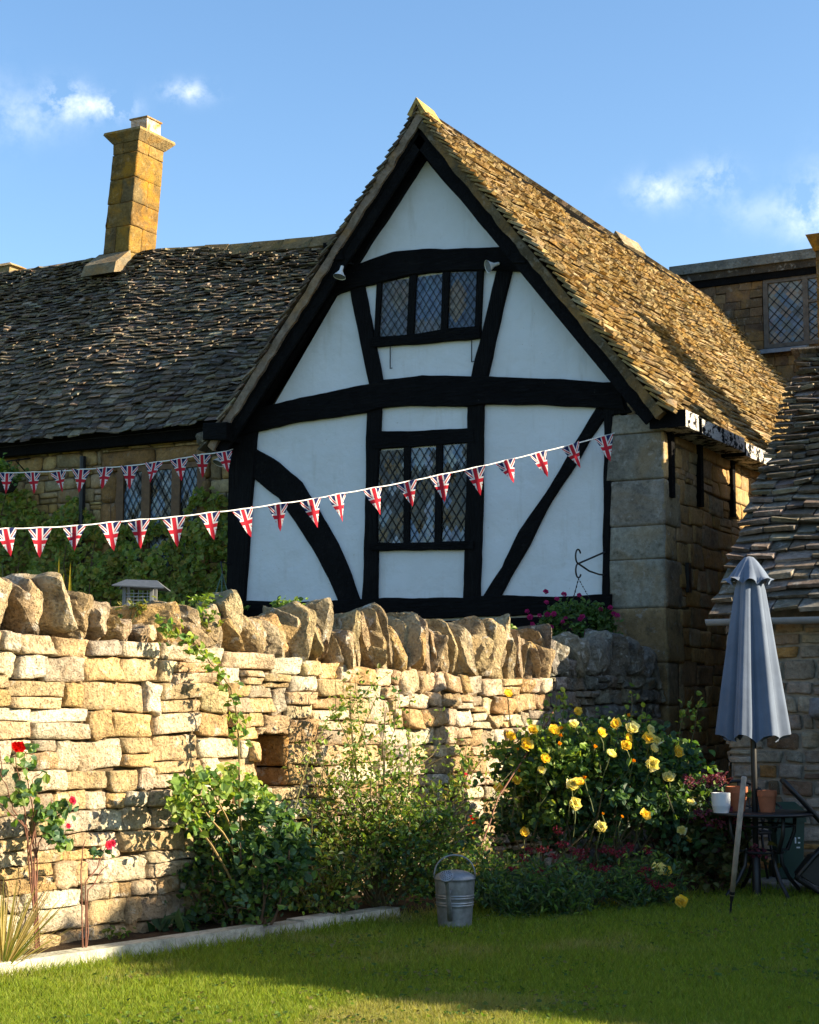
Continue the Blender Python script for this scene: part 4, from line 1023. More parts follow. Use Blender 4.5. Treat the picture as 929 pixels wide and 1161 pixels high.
# coping stones: rough slabs set on edge, leaning
u = -EXT; i = 0
while u < WL-.08:
    s_big = u < wall_uz(330, 700)[0]
    th = random.uniform(.075, .18) if s_big else random.uniform(.055, .115)
    if u > uB: th = random.uniform(.12, .26)
    um = u+th/2; hz = max(.12, (ctop(um)-wtop(um))*random.uniform(.72, 1.22)); 
    if random.random() < .14: hz *= .68
    ln = random.uniform(-.35, .42) if u < uB else random.uniform(-.2, .2)
    dl = random.uniform(.17, .24)
    R3 = (Matrix(((WT.x, WN.x, 0), (WT.y, WN.y, 0), (0, 0, 1))) @ Matrix.Rotation(-ln-.05, 3, 'Y') @ Matrix.Rotation(random.uniform(-.1, .1), 3, 'X') @ Matrix.Rotation(random.uniform(-.5, .5), 3, 'Z'))
    c = WP(um, wtop(um)+hz/2-.015) - WN*(TK/2-.05 + random.uniform(-.03, .05))
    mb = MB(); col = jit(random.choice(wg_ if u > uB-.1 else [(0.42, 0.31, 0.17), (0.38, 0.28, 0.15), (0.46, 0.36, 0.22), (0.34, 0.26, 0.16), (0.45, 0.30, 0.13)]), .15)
    rock(mb, c, (th*.62, dl*1.25, hz*.56), R3, cuts=14, p=44, rough=.15, col=col)
    o = mb.build('coping_stone', M['coping_stone'], gw, smooth=False)
    u += th*random.uniform(.8, 1.0); i += 1
# small filler stones behind and between
for k in range(26):
    u = random.uniform(-EXT, WL-.2); hz = random.uniform(.07, .12)
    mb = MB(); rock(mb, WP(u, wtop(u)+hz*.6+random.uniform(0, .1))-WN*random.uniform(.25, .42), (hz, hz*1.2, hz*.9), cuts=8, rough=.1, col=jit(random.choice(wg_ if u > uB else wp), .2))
    mb.build('filler_stone', M['coping_stone'], gw, smooth=True)
for o in bpy.data.objects:
    if o.name.startswith(('coping_stone', 'filler_stone')):
        try: o.data.shade_smooth_by_angle if False else None
        except Exception: pass

# ================================================================== KERB, BED, PAVING
kp = [gnd(-70, 1122), gnd(0, 1110), gnd(100, 1096), gnd(200, 1081), gnd(300, 1066), gnd(390, 1050), gnd(455, 1040)]
mb = MB(); L = 0
for i in range(len(kp)-1):
    a, b_ = kp[i], kp[i+1]; d = (b_-a).normalized(); nn = Vector((d.y, -d.x, 0))
    n_ = max(1, round((b_-a).length/.55))
    for j in range(n_):
        p, q = a.lerp(b_, j/n_), a.lerp(b_, (j+1)/n_-.006); h = .075+random.uniform(-.012, .012); w_ = .085
        mb.hexa([p, q, q-nn*w_*2, p-nn*w_*2, p+Vector((0, 0, h))-nn*.012, q+Vector((0, 0, h+random.uniform(-.008, .008)))-nn*.012, q-nn*(w_*2-.01)+Vector((0, 0, h)), p-nn*(w_*2-.01)+Vector((0, 0, h))], jit((.40, .37, .30), .12))
tag(mb.build('kerb', M['kerb']), kind='structure')
# soil of the bed: a lumpy sheet between kerb and wall
edge = kp + [gnd(520, 1030), gnd(600, 1032), gnd(700, 1028), gnd(770, 1018), gnd(820, 1010)]
V = []; F = []; n_ = 60; mrow = 10
for i in range(n_+1):
    s_ = i/n_*(len(edge)-1); k = min(int(s_), len(edge)-2); p = edge[k].lerp(edge[k+1], s_-k)
    uu = (p-WA).dot(WT); bk = WP(lerp(uu, uu+.8, .5), 0)
    for j in range(mrow+1):
        q = p.lerp(bk, j/mrow); q.z = .012+.045*min(1, j/1.5)+.03*noise.noise(q*4)+ .012*noise.noise(q*15); V.append(q)
F = [(i*(mrow+1)+j, (i+1)*(mrow+1)+j, (i+1)*(mrow+1)+j+1, i*(mrow+1)+j+1) for i in range(n_) for j in range(mrow)]
mb = MB(); mb.add(V, F); tag(mb.build('flower_bed', M['soil'], smooth=True), kind='structure')
# paved strip along the outbuilding
p0, p1 = gnd(838, 1006), gnd(960, 1016)
mb = MB(); x0 = p0.x
d = (p1-p0).normalized(); nn = Vector((-d.y, d.x, 0))
for j in range(9):
    for r in range(4):
        a = p0 + d*(j*.42-.05) + nn*(r*.42+.012*random.random()); h = random.uniform(.03, .05)
        mb.hexa([a, a+d*.405, a+d*.405+nn*.405, a+nn*.405, a+Vector((0, 0, h)), a+d*.40+Vector((0, 0, h)), a+d*.40+nn*.40+Vector((0, 0, h)), a+nn*.40+Vector((0, 0, h))], jit((.27, .25, .22), .15))
tag(mb.build('paving', M['paving']), kind='structure')

# ================================================================== BUNTING
def pennant_mesh(W=.218, H=.28, name='pennant', curl=(.012, .01, 1)):
    n = 8; V = []; UV = []; F = []
    for i in range(n+1):
        v = i/n
        for j in range(5):
            s_ = j/4-.5; u = s_*(1-v)
            V.append((u*W, curl[0]*2*math.sin(v*2.5)*v+curl[1]*math.sin(u*9+v*2+curl[2]), -v*H)); UV.append((.5+u*1.0, v*1.06))
    for i in range(n):
        for j in range(4): F.append((i*5+j, (i+1)*5+j, (i+1)*5+j+1, i*5+j+1))
    me = bpy.data.meshes.new(name); me.from_pydata(V, [], F); l = me.uv_layers.new(name='UVMap')
    for lp in me.loops: l.data[lp.index].uv = UV[lp.vertex_index]
    for p in me.polygons: p.use_smooth = True
    me.materials.append(M['flag']); return me
PENS = [pennant_mesh(curl=c) for c in ((.012, .010, 1.0), (-.016, .016, 2.4), (.026, -.012, .2), (.006, .022, 4.0))]
def bunting(label, pins, dl, dr, xl, xr, extra_l, end_r=None):
    """pins: (pixel x, pixel y) where each pennant hangs; depth runs evenly along the string from dl (left) to dr (right)"""
    dep = lambda x: 1/lerp(1/dl, 1/dr, (x-xl)/(xr-xl))
    pts = [at(x, y, dep(x)) for x, y in pins]
    r = thing('bunting', label, 'bunting', pts[len(pts)//2], 'strings of flag bunting')
    A = pts[0]+(pts[0]-pts[1])*extra_l+Vector((0, 0, .1)); line = [A]+pts
    if end_r is not None: line.append(end_r)
    fine = []
    for i in range(len(line)-1):
        for j in range(4): fine.append(line[i].lerp(line[i+1], j/4)+Vector((0, 0, -.006*math.sin(math.pi*j/4))))
    fine.append(line[-1])
    mb = MB(); mb.tube(fine, .007, 5); mb.build('string', M['string'], r)
    for i, p in enumerate(pts):
        d = (pts[min(i+1, len(pts)-1)]-pts[max(i-1, 0)]).normalized()
        yaw = math.atan2(d.y, d.x); sl_ = math.asin(d.z)
        # pennants turn a little towards the breeze from the lawn
        face = math.atan2(RT.y, RT.x)
        q = (Matrix.Rotation(lerp(yaw, face, .55)+random.gauss(0, .3), 3, 'Z') @ Matrix.Rotation(-sl_*.8, 3, 'Y') @ Matrix.Rotation(random.gauss(-.05, .2), 3, 'X') @ Matrix.Rotation(random.gauss(0, .07), 3, 'Y')).to_quaternion()
        inst('pennant', random.choice(PENS), r, p-Vector((0, 0, .003)), q, random.uniform(.95, 1.06))
    return r
lowpins = [(-34, 602), (6, 599), (45, 598), (84, 596), (124, 592), (157, 589), (197, 586), (237, 581), (275, 577), (315, 571), (352, 566), (383, 560), (423, 553), (461, 546), (499, 538), (538, 530), (573, 522), (610, 513), (647, 504), (684, 494)]
bunting('longer string of Union Jack pennants sagging across the front of the black and white gable', lowpins, 14.8, 17.9, 0, 697, 4, on_b(697, 491, PB-.03))
uppins = [(-24, 537), (8, 536), (37, 535), (66, 534), (92, 532), (119, 530), (147, 528), (175, 524), (203, 520), (229, 515), (254, 512)]
bunting('shorter string of Union Jack pennants running past the small cottage window', uppins, 21.0, 20.0, 0, 262, 3, on_b(264, 509, BG-.05))

# ================================================================== PARASOL
PD = 13.6; pb = camxy((851-464.5)/FPX*PD, PD)
pz = lambda v: at(851, v, PD).z
par = thing('parasol', 'closed blue-grey garden parasol standing through the black table', 'parasol', pb)
mb = MB(); mb.tube([pb+Vector((0, 0, z)) for z in (0.0, 1.0, pz(634))], .024, 12); mb.lathe([(.034, .0), (.034, .30), (.024, .31)], pb, 16); mb.build('pole', M['black_iron'], par, smooth=True)
mb = MB(); zt_ = pz(640); mb.lathe([(0, .06), (.018, .05), (.022, .03), (.012, .01), (.03, -.005), (.03, -.03)], (pb.x, pb.y, zt_), 12); mb.build('finial', M['black_iron'], par, smooth=True)
def pleated(prof, nfold, amp, phase=0, sub=16, tw=0.0, seed=0, shear=(0, 0), saw=0.0):
    V = []; nA = nfold*sub
    for k, (z, r, am, dz) in enumerate(prof):
        for j in range(nA):
            a = 2*math.pi*j/nA
            ph = (a*nfold/(2*math.pi)+phase) % 1.0; fi = int(a*nfold/(2*math.pi)+phase)
            fold = (1-abs(2*ph**1.25-1))**.8 - .5 + .12*math.sin(6.28*3*ph+fi)*(.2+.8*(1-k/len(prof)))
            rr = r*(1+am*fold*(1+.5*noise.noise(Vector((fi*3.3, seed, z*.7)))))*(1+.10*noise.noise(Vector((fi*5.1, seed, 2))))
            zz = z + dz*(math.sin(math.pi*ph)-.6) + dz*.5*noise.noise(Vector((fi*7.7, seed, 1)))
            aa = a+tw*(1-z)
            V.append(Vector((pb.x+rr*math.cos(aa)+shear[0]*(1-k/len(prof)), pb.y+rr*math.sin(aa), zz)))
    K = len(prof)
    F = [(i*nA+j, i*nA+(j+1) % nA, (i+1)*nA+(j+1) % nA, (i+1)*nA+j) for i in range(K-1) for j in range(nA)]
    m_ = MB(); m_.add(V, F); return m_
mpx = PD/FPX
cprof = []
for (v, hw, am, dz) in ((836, 41, .62, .03), (822, 40, .60, 0), (800, 37, .58, 0), (770, 33, .55, 0), (740, 29, .5, 0), (710, 25, .44, 0), (690, 22, .38, 0), (670, 19, .3, 0), (655, 15, .2, 0), (643, 9, .1, 0), (638, 3, 0, 0)):
    cprof.append((pz(v), hw*mpx*.86, am*.8, dz*2.2))
cn = pleated(cprof, 7, .5, .3, 14, seed=3).build('canopy', M['cloth'], par, smooth=True)
tprof = [(pz(660), 25*mpx, .36, .05), (pz(655), 21*mpx, .2, 0), (pz(645), 15*mpx, .14, 0), (pz(637), 9.5*mpx, .08, 0), (pz(632), 5*mpx, 0, 0), (pz(631), 1*mpx, 0, 0)]
pleated(tprof, 8, .3, .1, 10, seed=5).build('vent_flap', M['cloth'], par, smooth=True)
for k in range(8):
    a = 2*math.pi*(k+.2)/8; mb = MB()
    mb.tube([(pb.x+.03*math.cos(a), pb.y+.03*math.sin(a), pz(690)), (pb.x+.11*math.cos(a), pb.y+.11*math.sin(a), pz(828))], .008, 5); mb.build('rib', M['black_iron'], par)

# ================================================================== WOODEN STAKE
s0, s1 = gnd(828, 1037), at(844, 881, 12.1)
st = thing('wooden_stake', 'weathered wooden pole with a metal tip stuck upright in the lawn beside the parasol', 'pole', s0)
tip = s0.lerp(s1, .14); mb = MB(); mb.tube([tip, s0.lerp(s1, .5), s1], [.018, .020, .019], 10); mb.build('shaft', M['stake'], st, smooth=True)
mb = MB(); mb.tube([s0-Vector((0, 0, .03)), s0.lerp(s1, .10)], .008, 8); mb.tube([s0.lerp(s1, .10), s0.lerp(s1, .17)], [.012, .021], 10); mb.build('metal_tip', M['black_iron'], st)

# ================================================================== TABLE, POTS, CHAIRS, BIN
tz = at(855, 921, PD).z
tb = thing('garden_table', 'round black metal garden table around the parasol pole, holding flower pots', 'table', (pb.x, pb.y, 0))
tc = Vector((pb.x, pb.y, 0)) + RT*.06
mb = MB(); mb.lathe([(.028, tz-.02), (.40, tz-.02), (.415, tz-.012), (.415, tz), (.40, tz+.004), (.028, tz+.002)], tc, 40); mb.build('tabletop', M['black_iron'], tb, smooth=True)
mb = MB(); mb.tube([tc+RT*-.06*0+Vector((.25*math.cos(a), .25*math.sin(a), tz-.10)) for a in np.linspace(0, 6.283, 25)], .009, 6)
mb.tube([tc+Vector((.16*math.cos(a), .16*math.sin(a), .34)) for a in np.linspace(0, 6.283, 25)], .009, 6); mb.build('ring', M['black_iron'], tb)
for k in range(4):
    a = k*math.pi/2+.35+TH; d = Vector((math.cos(a), math.sin(a), 0)); mb = MB()
    mb.tube([tc+d*r_+Vector((0, 0, z)) for r_, z in ((.30, tz-.02), (.29, tz-.16), (.22, tz-.30), (.16, .36), (.17, .24), (.24, .12), (.31, .05), (.34, .012), (.35, .01))], [.016]*9, 8); mb.build('leg', M['black_iron'], tb, smooth=True)
def pot(name, label, px, pybot, pytop, pw, dep, mat, flare, group=None, rim=True):
    c = at(px, pybot, dep); r1 = pw/2*dep/FPX; h = (pybot-pytop)*dep/FPX; c.z = tz+.004
    o = MB(); r0 = r1*flare
    o.lathe([(0, 0), (r0, 0), (r0, .004)]+([(r1*.93, h*.72), (r1, h*.73), (r1, h)] if rim else [(r1*.98, h*.35), (r1, h*.6), (r1, h)])+[(r1-.012, h), (r1-.014, h*.85), (0, h*.84)], c, 28)
    ob = o.build(name, mat, None, origin=c, smooth=False); return tag(ob, label, 'pot', group)
pot('flower_pot', 'small glazed white pot at the left edge of the black table', 818, 919, 897, 21, PD-.12, M['white_pot'], .8, rim=False)
pot('flower_pot', 'larger terracotta pot on the table, partly behind the wooden pole', 836, 921, 894, 25, PD+.1, M['terracotta'], .72)
pot('flower_pot', 'terracotta pot on the table to the right of the parasol pole', 870.5, 922, 898, 22, PD-.05, M['terracotta'], .74)

def garden_chair(label, c, yaw, tilt=0):
    r = thing('garden_chair', label, 'chair', c, 'black metal garden chairs')
    R = Matrix.Rotation(yaw, 3, 'Z'); P_ = lambda x, y, z: Vector(c)+R @ Vector((x, y, z))
    mb = MB(); mb.lathe([(0, .44), (.22, .44), (.225, .45), (.22, .46), (0, .462)], (0, 0, 0), 28, M=R); 
    mb.V[-1] = mb.V[-1]+np.array(c)[None, :]; mb.build('seat', M['black_iron'], r, smooth=True)
    mb = MB(); arc = [P_(.27*math.cos(a)*1.05, .20+.06*math.sin(a), .46+.40*math.sin(a)**.7) for a in np.linspace(0, math.pi, 19)]
    mb.tube(arc, .014, 8)
    for k in range(1, 8):
        a = math.pi*k/8; mb.tube([P_(.20*math.cos(a), .19, .455), P_(.27*math.cos(a)*1.05*.92, .20+.055*math.sin(a), .46+.39*math.sin(a)**.7)], .006, 5)
    mb.tube([P_(.2*math.cos(a), .22+.03*math.sin(a), .46+.2*math.sin(a)**.7) for a in np.linspace(0, math.pi, 15)], .008, 6)
    mb.build('backrest', M['black_iron'], r, smooth=True)
    for s_ in (-1, 1):
        mb = MB(); mb.tube([P_(s_*.275, .2, .66), P_(s_*.29, .05, .68), P_(s_*.28, -.14, .66), P_(s_*.25, -.19, .58), P_(s_*.22, -.16, .46)], .011, 7); mb.build('armrest', M['black_iron'], r, smooth=True)
        for y_ in (-1, 1):
            mb = MB(); mb.tube([P_(s_*.17, y_*.15, .445), P_(s_*.19, y_*.17, .25), P_(s_*.235, y_*.22, .0)], .012, 7); mb.build('leg', M['black_iron'], r, smooth=True)
    return r
cc = at(846, 1000, PD+.62); cc.z = 0
garden_chair('black wrought metal chair with an arched back, pushed in behind the table', cc, TH)

# folded lounger-like chair at the right edge: a sling frame seen side on
q = gnd(940, 1014, .03); D_ = q.dot(FWH)
r = thing('reclining_chair', 'black tubular garden chair with a slanting frame, cut off by the right edge', 'chair', q)
for off in (0.0, .30):
    rr = D_+off; w2 = lambda u, v: at(u-off*8, v, rr)
    mb = MB(); mb.tube([w2(889, 885), w2(912, 909), w2(936, 936), w2(958, 958)], .017, 8); mb.build('back_rail', M['black_iron'], r, smooth=True)
    mb = MB(); mb.tube([w2(958, 958), w2(945, 950), w2(925, 970), w2(906, 992), w2(906, 996), w2(930, 1012), w2(965, 1030)], .019, 8); mb.build('leg_frame', M['black_iron'], r, smooth=True)
mb = MB(); a, b_, c_, d_ = at(885, 884, D_+.15), at(889, 885, D_), at(958, 958, D_), at(954, 957, D_+.3)
mb.tube([at(889, 885, D_), at(886.6, 885, D_+.30)], .017, 8); mb.tube([at(906, 994, D_), at(903.6, 994, D_+.30)], .017, 8); mb.build('cross_bar', M['black_iron'], r)
mb = MB(); mb.hexa([at(893, 891, D_+.02), at(956, 957, D_+.02), at(954, 957, D_+.28), at(890.5, 891, D_+.28)] + [p + Vector((0, 0, .012)) for p in (at(893, 891, D_+.02), at(956, 957, D_+.02), at(954, 957, D_+.28), at(890.5, 891, D_+.28))]); mb.build('sling', M['black_iron'], r)
mb = MB(); pl_ = [at(925, 972, D_+.02), at(909, 993, D_+.02), at(930, 1006, D_+.02), at(962, 1020, D_+.02), at(955, 962, D_+.02)]; mb.add(pl_+[p+FWH*.26 for p in pl_], [(0, 1, 2, 3, 4), (9, 8, 7, 6, 5)]+[(i, i+5, (i+1) % 5+5, (i+1) % 5) for i in range(5)]); mb.build('side_panel', M['black_iron'], r)

# wheelie bin
bq = gnd(898, 1003); D_ = bq.dot(FWH)
bn = thing('wheelie_bin', 'dark green plastic wheelie bin behind the table, against the rubble wall', 'bin', bq)
B_ = Matrix(((RT.x, FWH.x, 0), (RT.y, FWH.y, 0), (0, 0, 1)))
def BB_(lo, hi, tap=1.0):
    v = []
    for z, k in ((lo[2], tap), (hi[2], 1.0)):
        for x, y in ((lo[0], lo[1]), (hi[0], lo[1]), (hi[0], hi[1]), (lo[0], hi[1])): v.append(bq+B_ @ Vector((x*k, y*k, z)))
    return v
hb = (1003-928)*D_/FPX; hw = 16.5*D_/FPX
mb = MB(); mb.hexa(BB_((-hw, 0, .05), (hw, .34, hb), .78)); mb.hexa(BB_((-hw-.012, -.012, hb-.05), (hw+.012, .35, hb-.01))); mb.build('body', M['bin_green'], bn)
mb = MB(); mb.hexa([bq+B_ @ Vector(p) for p in ((-hw-.03, -.04, hb), (hw+.03, -.04, hb), (hw+.03, .38, hb), (-hw-.03, .38, hb), (-hw-.02, -.02, hb+.03), (hw+.02, -.02, hb+.03), (hw, .36, hb+.10), (-hw, .36, hb+.10))]); mb.build('lid', M['bin_green'], bn)
for s_ in (-1, 1):
    mb = MB(); Rm = B_ @ Matrix.Rotation(math.pi/2, 3, 'Y'); mb.lathe([(0, -.02), (.085, -.02), (.09, 0), (.085, .02), (0, .02)], bq+B_ @ Vector((s_*hw*.7, .32, .09)), 18, M=Rm); mb.build('wheel', M['black_iron'], bn)
mb = MB()
for (x, z, w2, h2) in ((.035, hb*.60, .012, .05), (.062, hb*.60, .018, .012), (.062, hb*.60+.04, .018, .012), (.048, hb*.60-.04, .03, .012)):
    mb = MB(); mb.box((x, -.006, z), (x+w2, -.001, z+h2), M=Matrix.Translation(bq) @ B_.to_4x4()); mb.build('painted_mark', M['white_paint'], bn)

# ================================================================== WATERING CAN
wq = gnd(516, 1051); D_ = wq.dot(FWH); k = D_/FPX
can = thing('watering_can', 'dented galvanised metal watering can standing on the edge of the lawn', 'watering can', wq)
rb, rt_ = 18.5*k, 22.5*k; hh = 52*k
mb = MB(); ov = lambda a, z: 1.0
prof = [(0, .004), (rb, .004), (rb+.002, .012)]
for i in range(1, 20):
    z = hh*i/20; r_ = lerp(rb, rt_, i/20); prof.append((r_, z))
    if i in (9, 10, 12, 13): prof += [(r_+.005, z+.004), (r_+.005, z+.008), (r_, z+.012)]
prof += [(rt_, hh), (rt_+.003, hh+.002), (rt_+.003, hh+.008), (rt_, hh+.010)]
mb.lathe(prof, wq, 36); mb.build('body', M['galv'], can, smooth=True)
mb = MB(); V = []; n_ = 24; mm = 8   # half hood over the front of the mouth
for i in range(mm+1):
    e = math.pi/2*i/mm
    for j in range(n_+1):
        a = math.pi*2*j/n_
        V.append(wq+Vector((rt_*math.cos(e)*math.cos(a), rt_*math.cos(e)*math.sin(a), hh+.008+.055*math.sin(e))))
F = [(i*(n_+1)+j, i*(n_+1)+j+1, (i+1)*(n_+1)+j+1, (i+1)*(n_+1)+j) for i in range(mm) for j in range(n_)]
mb.add(V, F); mb.build('hood', M['galv'], can, smooth=True)
sp0 = wq+B_ @ Vector((-.035, -rb-.005, .06)); sp1 = wq+B_ @ Vector((-.055, -rt_-.085, hh-.03)); sp2 = wq+B_ @ Vector((-.062, -rt_-.135, hh+.012))
mb = MB(); mb.tube([sp0, sp0.lerp(sp1, .5), sp1, sp2], [.020, .017, .014, .014], 12); mb.build('spout', M['galv'], can, smooth=True)
ax = (sp2-sp1+B_ @ Vector((0, -.02, .035))).normalized(); Rm = Vector((0, 0, 1)).rotation_difference(ax).to_matrix()
mb = MB(); mb.lathe([(.014, -.02), (.016, 0), (.046, .045), (.049, .048), (.049, .054), (.046, .056), (0, .064)], sp2, 24, M=Rm); rose = mb.build('spout_rose', M['galv'], can, smooth=True)
mb = MB()
for ring, cnt in ((.012, 5), (.024, 10), (.036, 16)):
    for j in range(cnt):
        a = 2*math.pi*j/cnt; p = sp2+Rm @ Vector((ring*math.cos(a), ring*math.sin(a), .0615-.0035*(ring/.036))); mb.lathe([(0, .003), (.0026, .0025), (.0026, -.002)], p, 6, M=Rm)
mb.build('hole', M['dark_void'], rose)
mb = MB(); mb.tube([wq+B_ @ Vector((rt_*1.02*math.cos(a), .02, hh+.005+.185*k*FPX/ D_*0+ (.155*math.sin(a)**.8))) for a in np.linspace(0, math.pi, 21)], .006, 8); mb.build('handle', M['galv'], can, smooth=True)
mb = MB(); mb.tube([sp0.lerp(sp1, .72), wq+B_ @ Vector((-.03, -rt_*.95, hh*.80))], .006, 6); mb.build('stay', M['galv'], can)

# ================================================================== BIRD TABLE (behind the wall)
bd = 12.9; c = at(160, 690, bd); c.z = 0
bt = thing('bird_table', 'small bird table with a grey roof peeping over the wall before the creeper', 'bird table', c)
zr = at(160, 661, bd).z; zd = at(160, 690, bd).z; kx = bd/FPX
mb = MB(); mb.tube([c, c+Vector((0, 0, zd-.02))], .035, 8); mb.build('post', M['stake'], bt)
mb = MB(); Bm = Matrix.Translation(c) @ B_.to_4x4()
mb.box((-.19, -.15, zd-.03), (.17, .15, zd), M=Bm); mb.build('tray', M['stake'], bt)
for (x, y) in ((-.115, -.1), (.095, -.1), (-.115, .1), (.095, .1)):
    mb = MB(); mb.box((x-.012, y-.012, zd), (x+.012, y+.012, zr-.02), M=Bm); mb.build('upright', M['lead'], bt)
mb = MB()
for z in np.linspace(zd+.03, zr-.09, 4): mb.box((-.10, -.105, z), (.085, -.10, z+.006), M=Bm)
for x in np.linspace(-.08, .06, 5): mb.box((x, -.098, zd), (x+.005, -.094, zr-.06), M=Bm)
mb.build('wire_front', M['galv'], bt)
mb = MB(); e_, rg = zr-.035, zr+.022
mb.hexa([Bm @ Vector(p) for p in ((-.20, -.17, e_), (.20, -.17, e_-.02), (.12, 0, rg-.012), (-.12, 0, rg-.004), (-.20, -.17, e_+.008), (.20, -.17, e_-.012), (.12, 0, rg-.002), (-.12, 0, rg+.006))])
mb.hexa([Bm @ Vector(p) for p in ((-.12, .002, rg-.004), (.12, .002, rg-.012), (.20, .17, e_-.02), (-.20, .17, e_), (-.12, .002, rg+.006), (.12, .002, rg-.002), (.20, .17, e_-.012), (-.20, .17, e_+.008))])
mb.build('roof', M['roof_felt'], bt)
# ================================================================== PLANTS
G_ROSE = [(0.096, 0.182, 0.034), (0.128, 0.224, 0.043), (0.074, 0.150, 0.039), (0.182, 0.267, 0.054)]
G_DARK = [(0.042, 0.092, 0.026), (0.058, 0.115, 0.035), (0.038, 0.080, 0.042)]
G_BLUE = [(0.055, 0.120, 0.064), (0.074, 0.147, 0.074), (0.046, 0.101, 0.055)]
G_LIGHT = [(0.196, 0.274, 0.039), (0.254, 0.313, 0.049), (0.156, 0.235, 0.039)]
G_OLIVE = [(0.140, 0.176, 0.035), (0.187, 0.199, 0.047), (0.105, 0.152, 0.035), (0.234, 0.199, 0.047)]
BROWN = (0.10, 0.055, 0.03); REDST = (0.15, 0.06, 0.035); GREENST = (0.08, 0.10, 0.03)

def cam_pts(P, c):   # offsets given in camera-aligned axes (right, deep, up)
    P = np.asarray(P); R = np.array([[RT.x, RT.y, 0], [FWH.x, FWH.y, 0], [0, 0, 1]])
    return P @ R + np.array(c)[None, :]

def plant(name, label, cat, base, stems, leaves, group=None, stem_mat=None, stem_name='stems', leaf_name='foliage', leaf_mat_=None):
    """stems: list of (points, r0, r1, colour); leaves: list of dicts for leaf_batch"""
    r = thing(name, label, cat, base, group)
    if stems:
        mb = MB()
        for pts, r0, r1, c in stems: mb.tube(pts, list(np.linspace(r0, r1, len(pts))), 5, c)
        mb.build(stem_name, M['stem'], r)
    if leaves:
        mb = MB()
        for d in leaves: leaf_batch(mb, **d)
        mb.build(leaf_name, leaf_mat_ or M['leaf'], r)
    return r
def along(pts, n, spread, f0=.25):
    """leaf positions beside a stem"""
    P = []
    for _ in range(n):
        f = random.uniform(f0, 1)*(len(pts)-1); k = min(int(f), len(pts)-2); p = Vector(pts[k]).lerp(Vector(pts[k+1]), f-k)
        P.append(p+Vector(rng.normal(0, spread, 3)))
    return [tuple(p) for p in P]
def bush(base, reach, height, nst, nleaf, lsize, cols, st_col=BROWN, spread=.05, f0=.3, r0=.008, wall_side=None, bend=.12, w=.34, bias=(0, 0, .5), lean=(0, 0)):
    """stems fanning from base; leaves hung along them and along their side shoots"""
    st = []; P = []
    for k in range(nst):
        a = random.uniform(0, 2*math.pi); q = math.sqrt(random.random())
        h = height*random.uniform(.45, 1.0)*(1-.35*q)
        tipv = base+RT*(reach[0]*q*math.cos(a)+lean[0])+FWH*(reach[1]*q*math.sin(a)+lean[1])+Vector((0, 0, h))
        c = stem_curve(base+Vector((rng.normal(0, .05), rng.normal(0, .05), 0)), tipv, bend)
        st.append((c, r0, r0*.35, jit(st_col, .2))); n = int(nleaf/nst); P += along(c, int(n*.5), spread, f0)
        for s_ in range(3):
            f = random.uniform(f0, .9)*(len(c)-1); i = int(f); p = c[i]
            e = p+Vector((rng.normal(0, 1), rng.normal(0, 1), random.uniform(0, 1)))*.16*height
            e.z = max(e.z, .05)
            sc_ = stem_curve(p, e, .1, 4); st.append((sc_, r0*.4, r0*.2, jit(st_col, .2))); P += along(sc_, int(n*.17), spread*.9, .1)
    P = np.array(P); P[:, 2] = np.maximum(P[:, 2], .02)
    return st, [dict(P=P, size=lsize, cols=pal(len(P), cols), bias=bias, w=w)]

FL = {}
for nm, cols, r_, rings in (('yellow', [(0.88, 0.67, 0.12), (0.86, 0.70, 0.22), (0.85, 0.58, 0.06)], .050, None), ('cream', [(0.84, 0.78, 0.42), (0.84, 0.80, 0.60), (0.82, 0.70, 0.30)], .050, None),
                       ('bud', [(0.75, 0.32, 0.01), (0.7, 0.28, 0.01)], .024, ((4, 1.2, 1), (3, 1.45, .8))), ('red', [(0.55, 0.01, 0.01), (0.45, 0.006, 0.008)], .040, None), ('pink', [(0.62, 0.03, 0.14), (0.7, 0.08, 0.2)], .032, None),
                       ('orange', [(0.72, 0.25, 0.01), (0.6, 0.06, 0.01)], .036, None), ('magenta', [(0.40, 0.02, 0.17), (0.5, 0.05, 0.22), (0.30, 0.015, 0.12)], .030, ((5, .3, 1), (4, .7, .7)))):
    FL[nm] = [flower_mesh('flower_'+nm, cols, r_*s_, rings or ((6, 0.25, 1.0), (6, 0.75, 0.85), (5, 1.15, 0.6), (4, 1.4, 0.4))) for s_ in (1.0, .9, 1.1)]
def flower(par_, kind, p, nrm, sc=1.0):
    return inst('flower', random.choice(FL[kind]), par_, p, qrot(nrm), sc*random.uniform(.88, 1.12))
TOCAM = -FWH

# ---- creeper on the cottage
cr0 = on_b(0, 600, CB); crp = [(-40, 560), (-10, 568), (8, 556), (30, 556), (45, 578), (58, 588), (72, 570), (86, 562), (98, 580), (110, 592), (128, 594), (150, 596), (172, 588), (190, 592), (206, 590), (214, 566), (226, 552), (240, 556), (258, 566), (268, 575)]
crt = sorted([(on_b(u, v, CB-.1).x, on_b(u, v, CB-.1).z) for u, v in crp])
n = 15000; xs = rng.uniform(-19, -11.75, n); tops = np.interp(xs, [p[0] for p in crt], [p[1] for p in crt])
zs_ = 1.2+(tops-1.2)*rng.random(n)**.85
thick = .10+.22*np.clip((tops-zs_)/.5, 0, 1)
lump = np.array([noise.noise(Vector((x*2.6, z*2.6, 3))) for x, z in zip(xs, zs_)])
P = np.stack([xs, CB-.03-thick*np.clip(.55+lump*.9, .05, 1.3)*rng.uniform(.75, 1.0, n), zs_+rng.normal(0, .03, n)], 1)
keep = (lump > -.42) | (tops-zs_ > .5); P = P[keep]
cols = pal(len(P), G_OLIVE+[(0.17, 0.20, 0.04), (0.09, 0.13, 0.022)], .3)
st = []
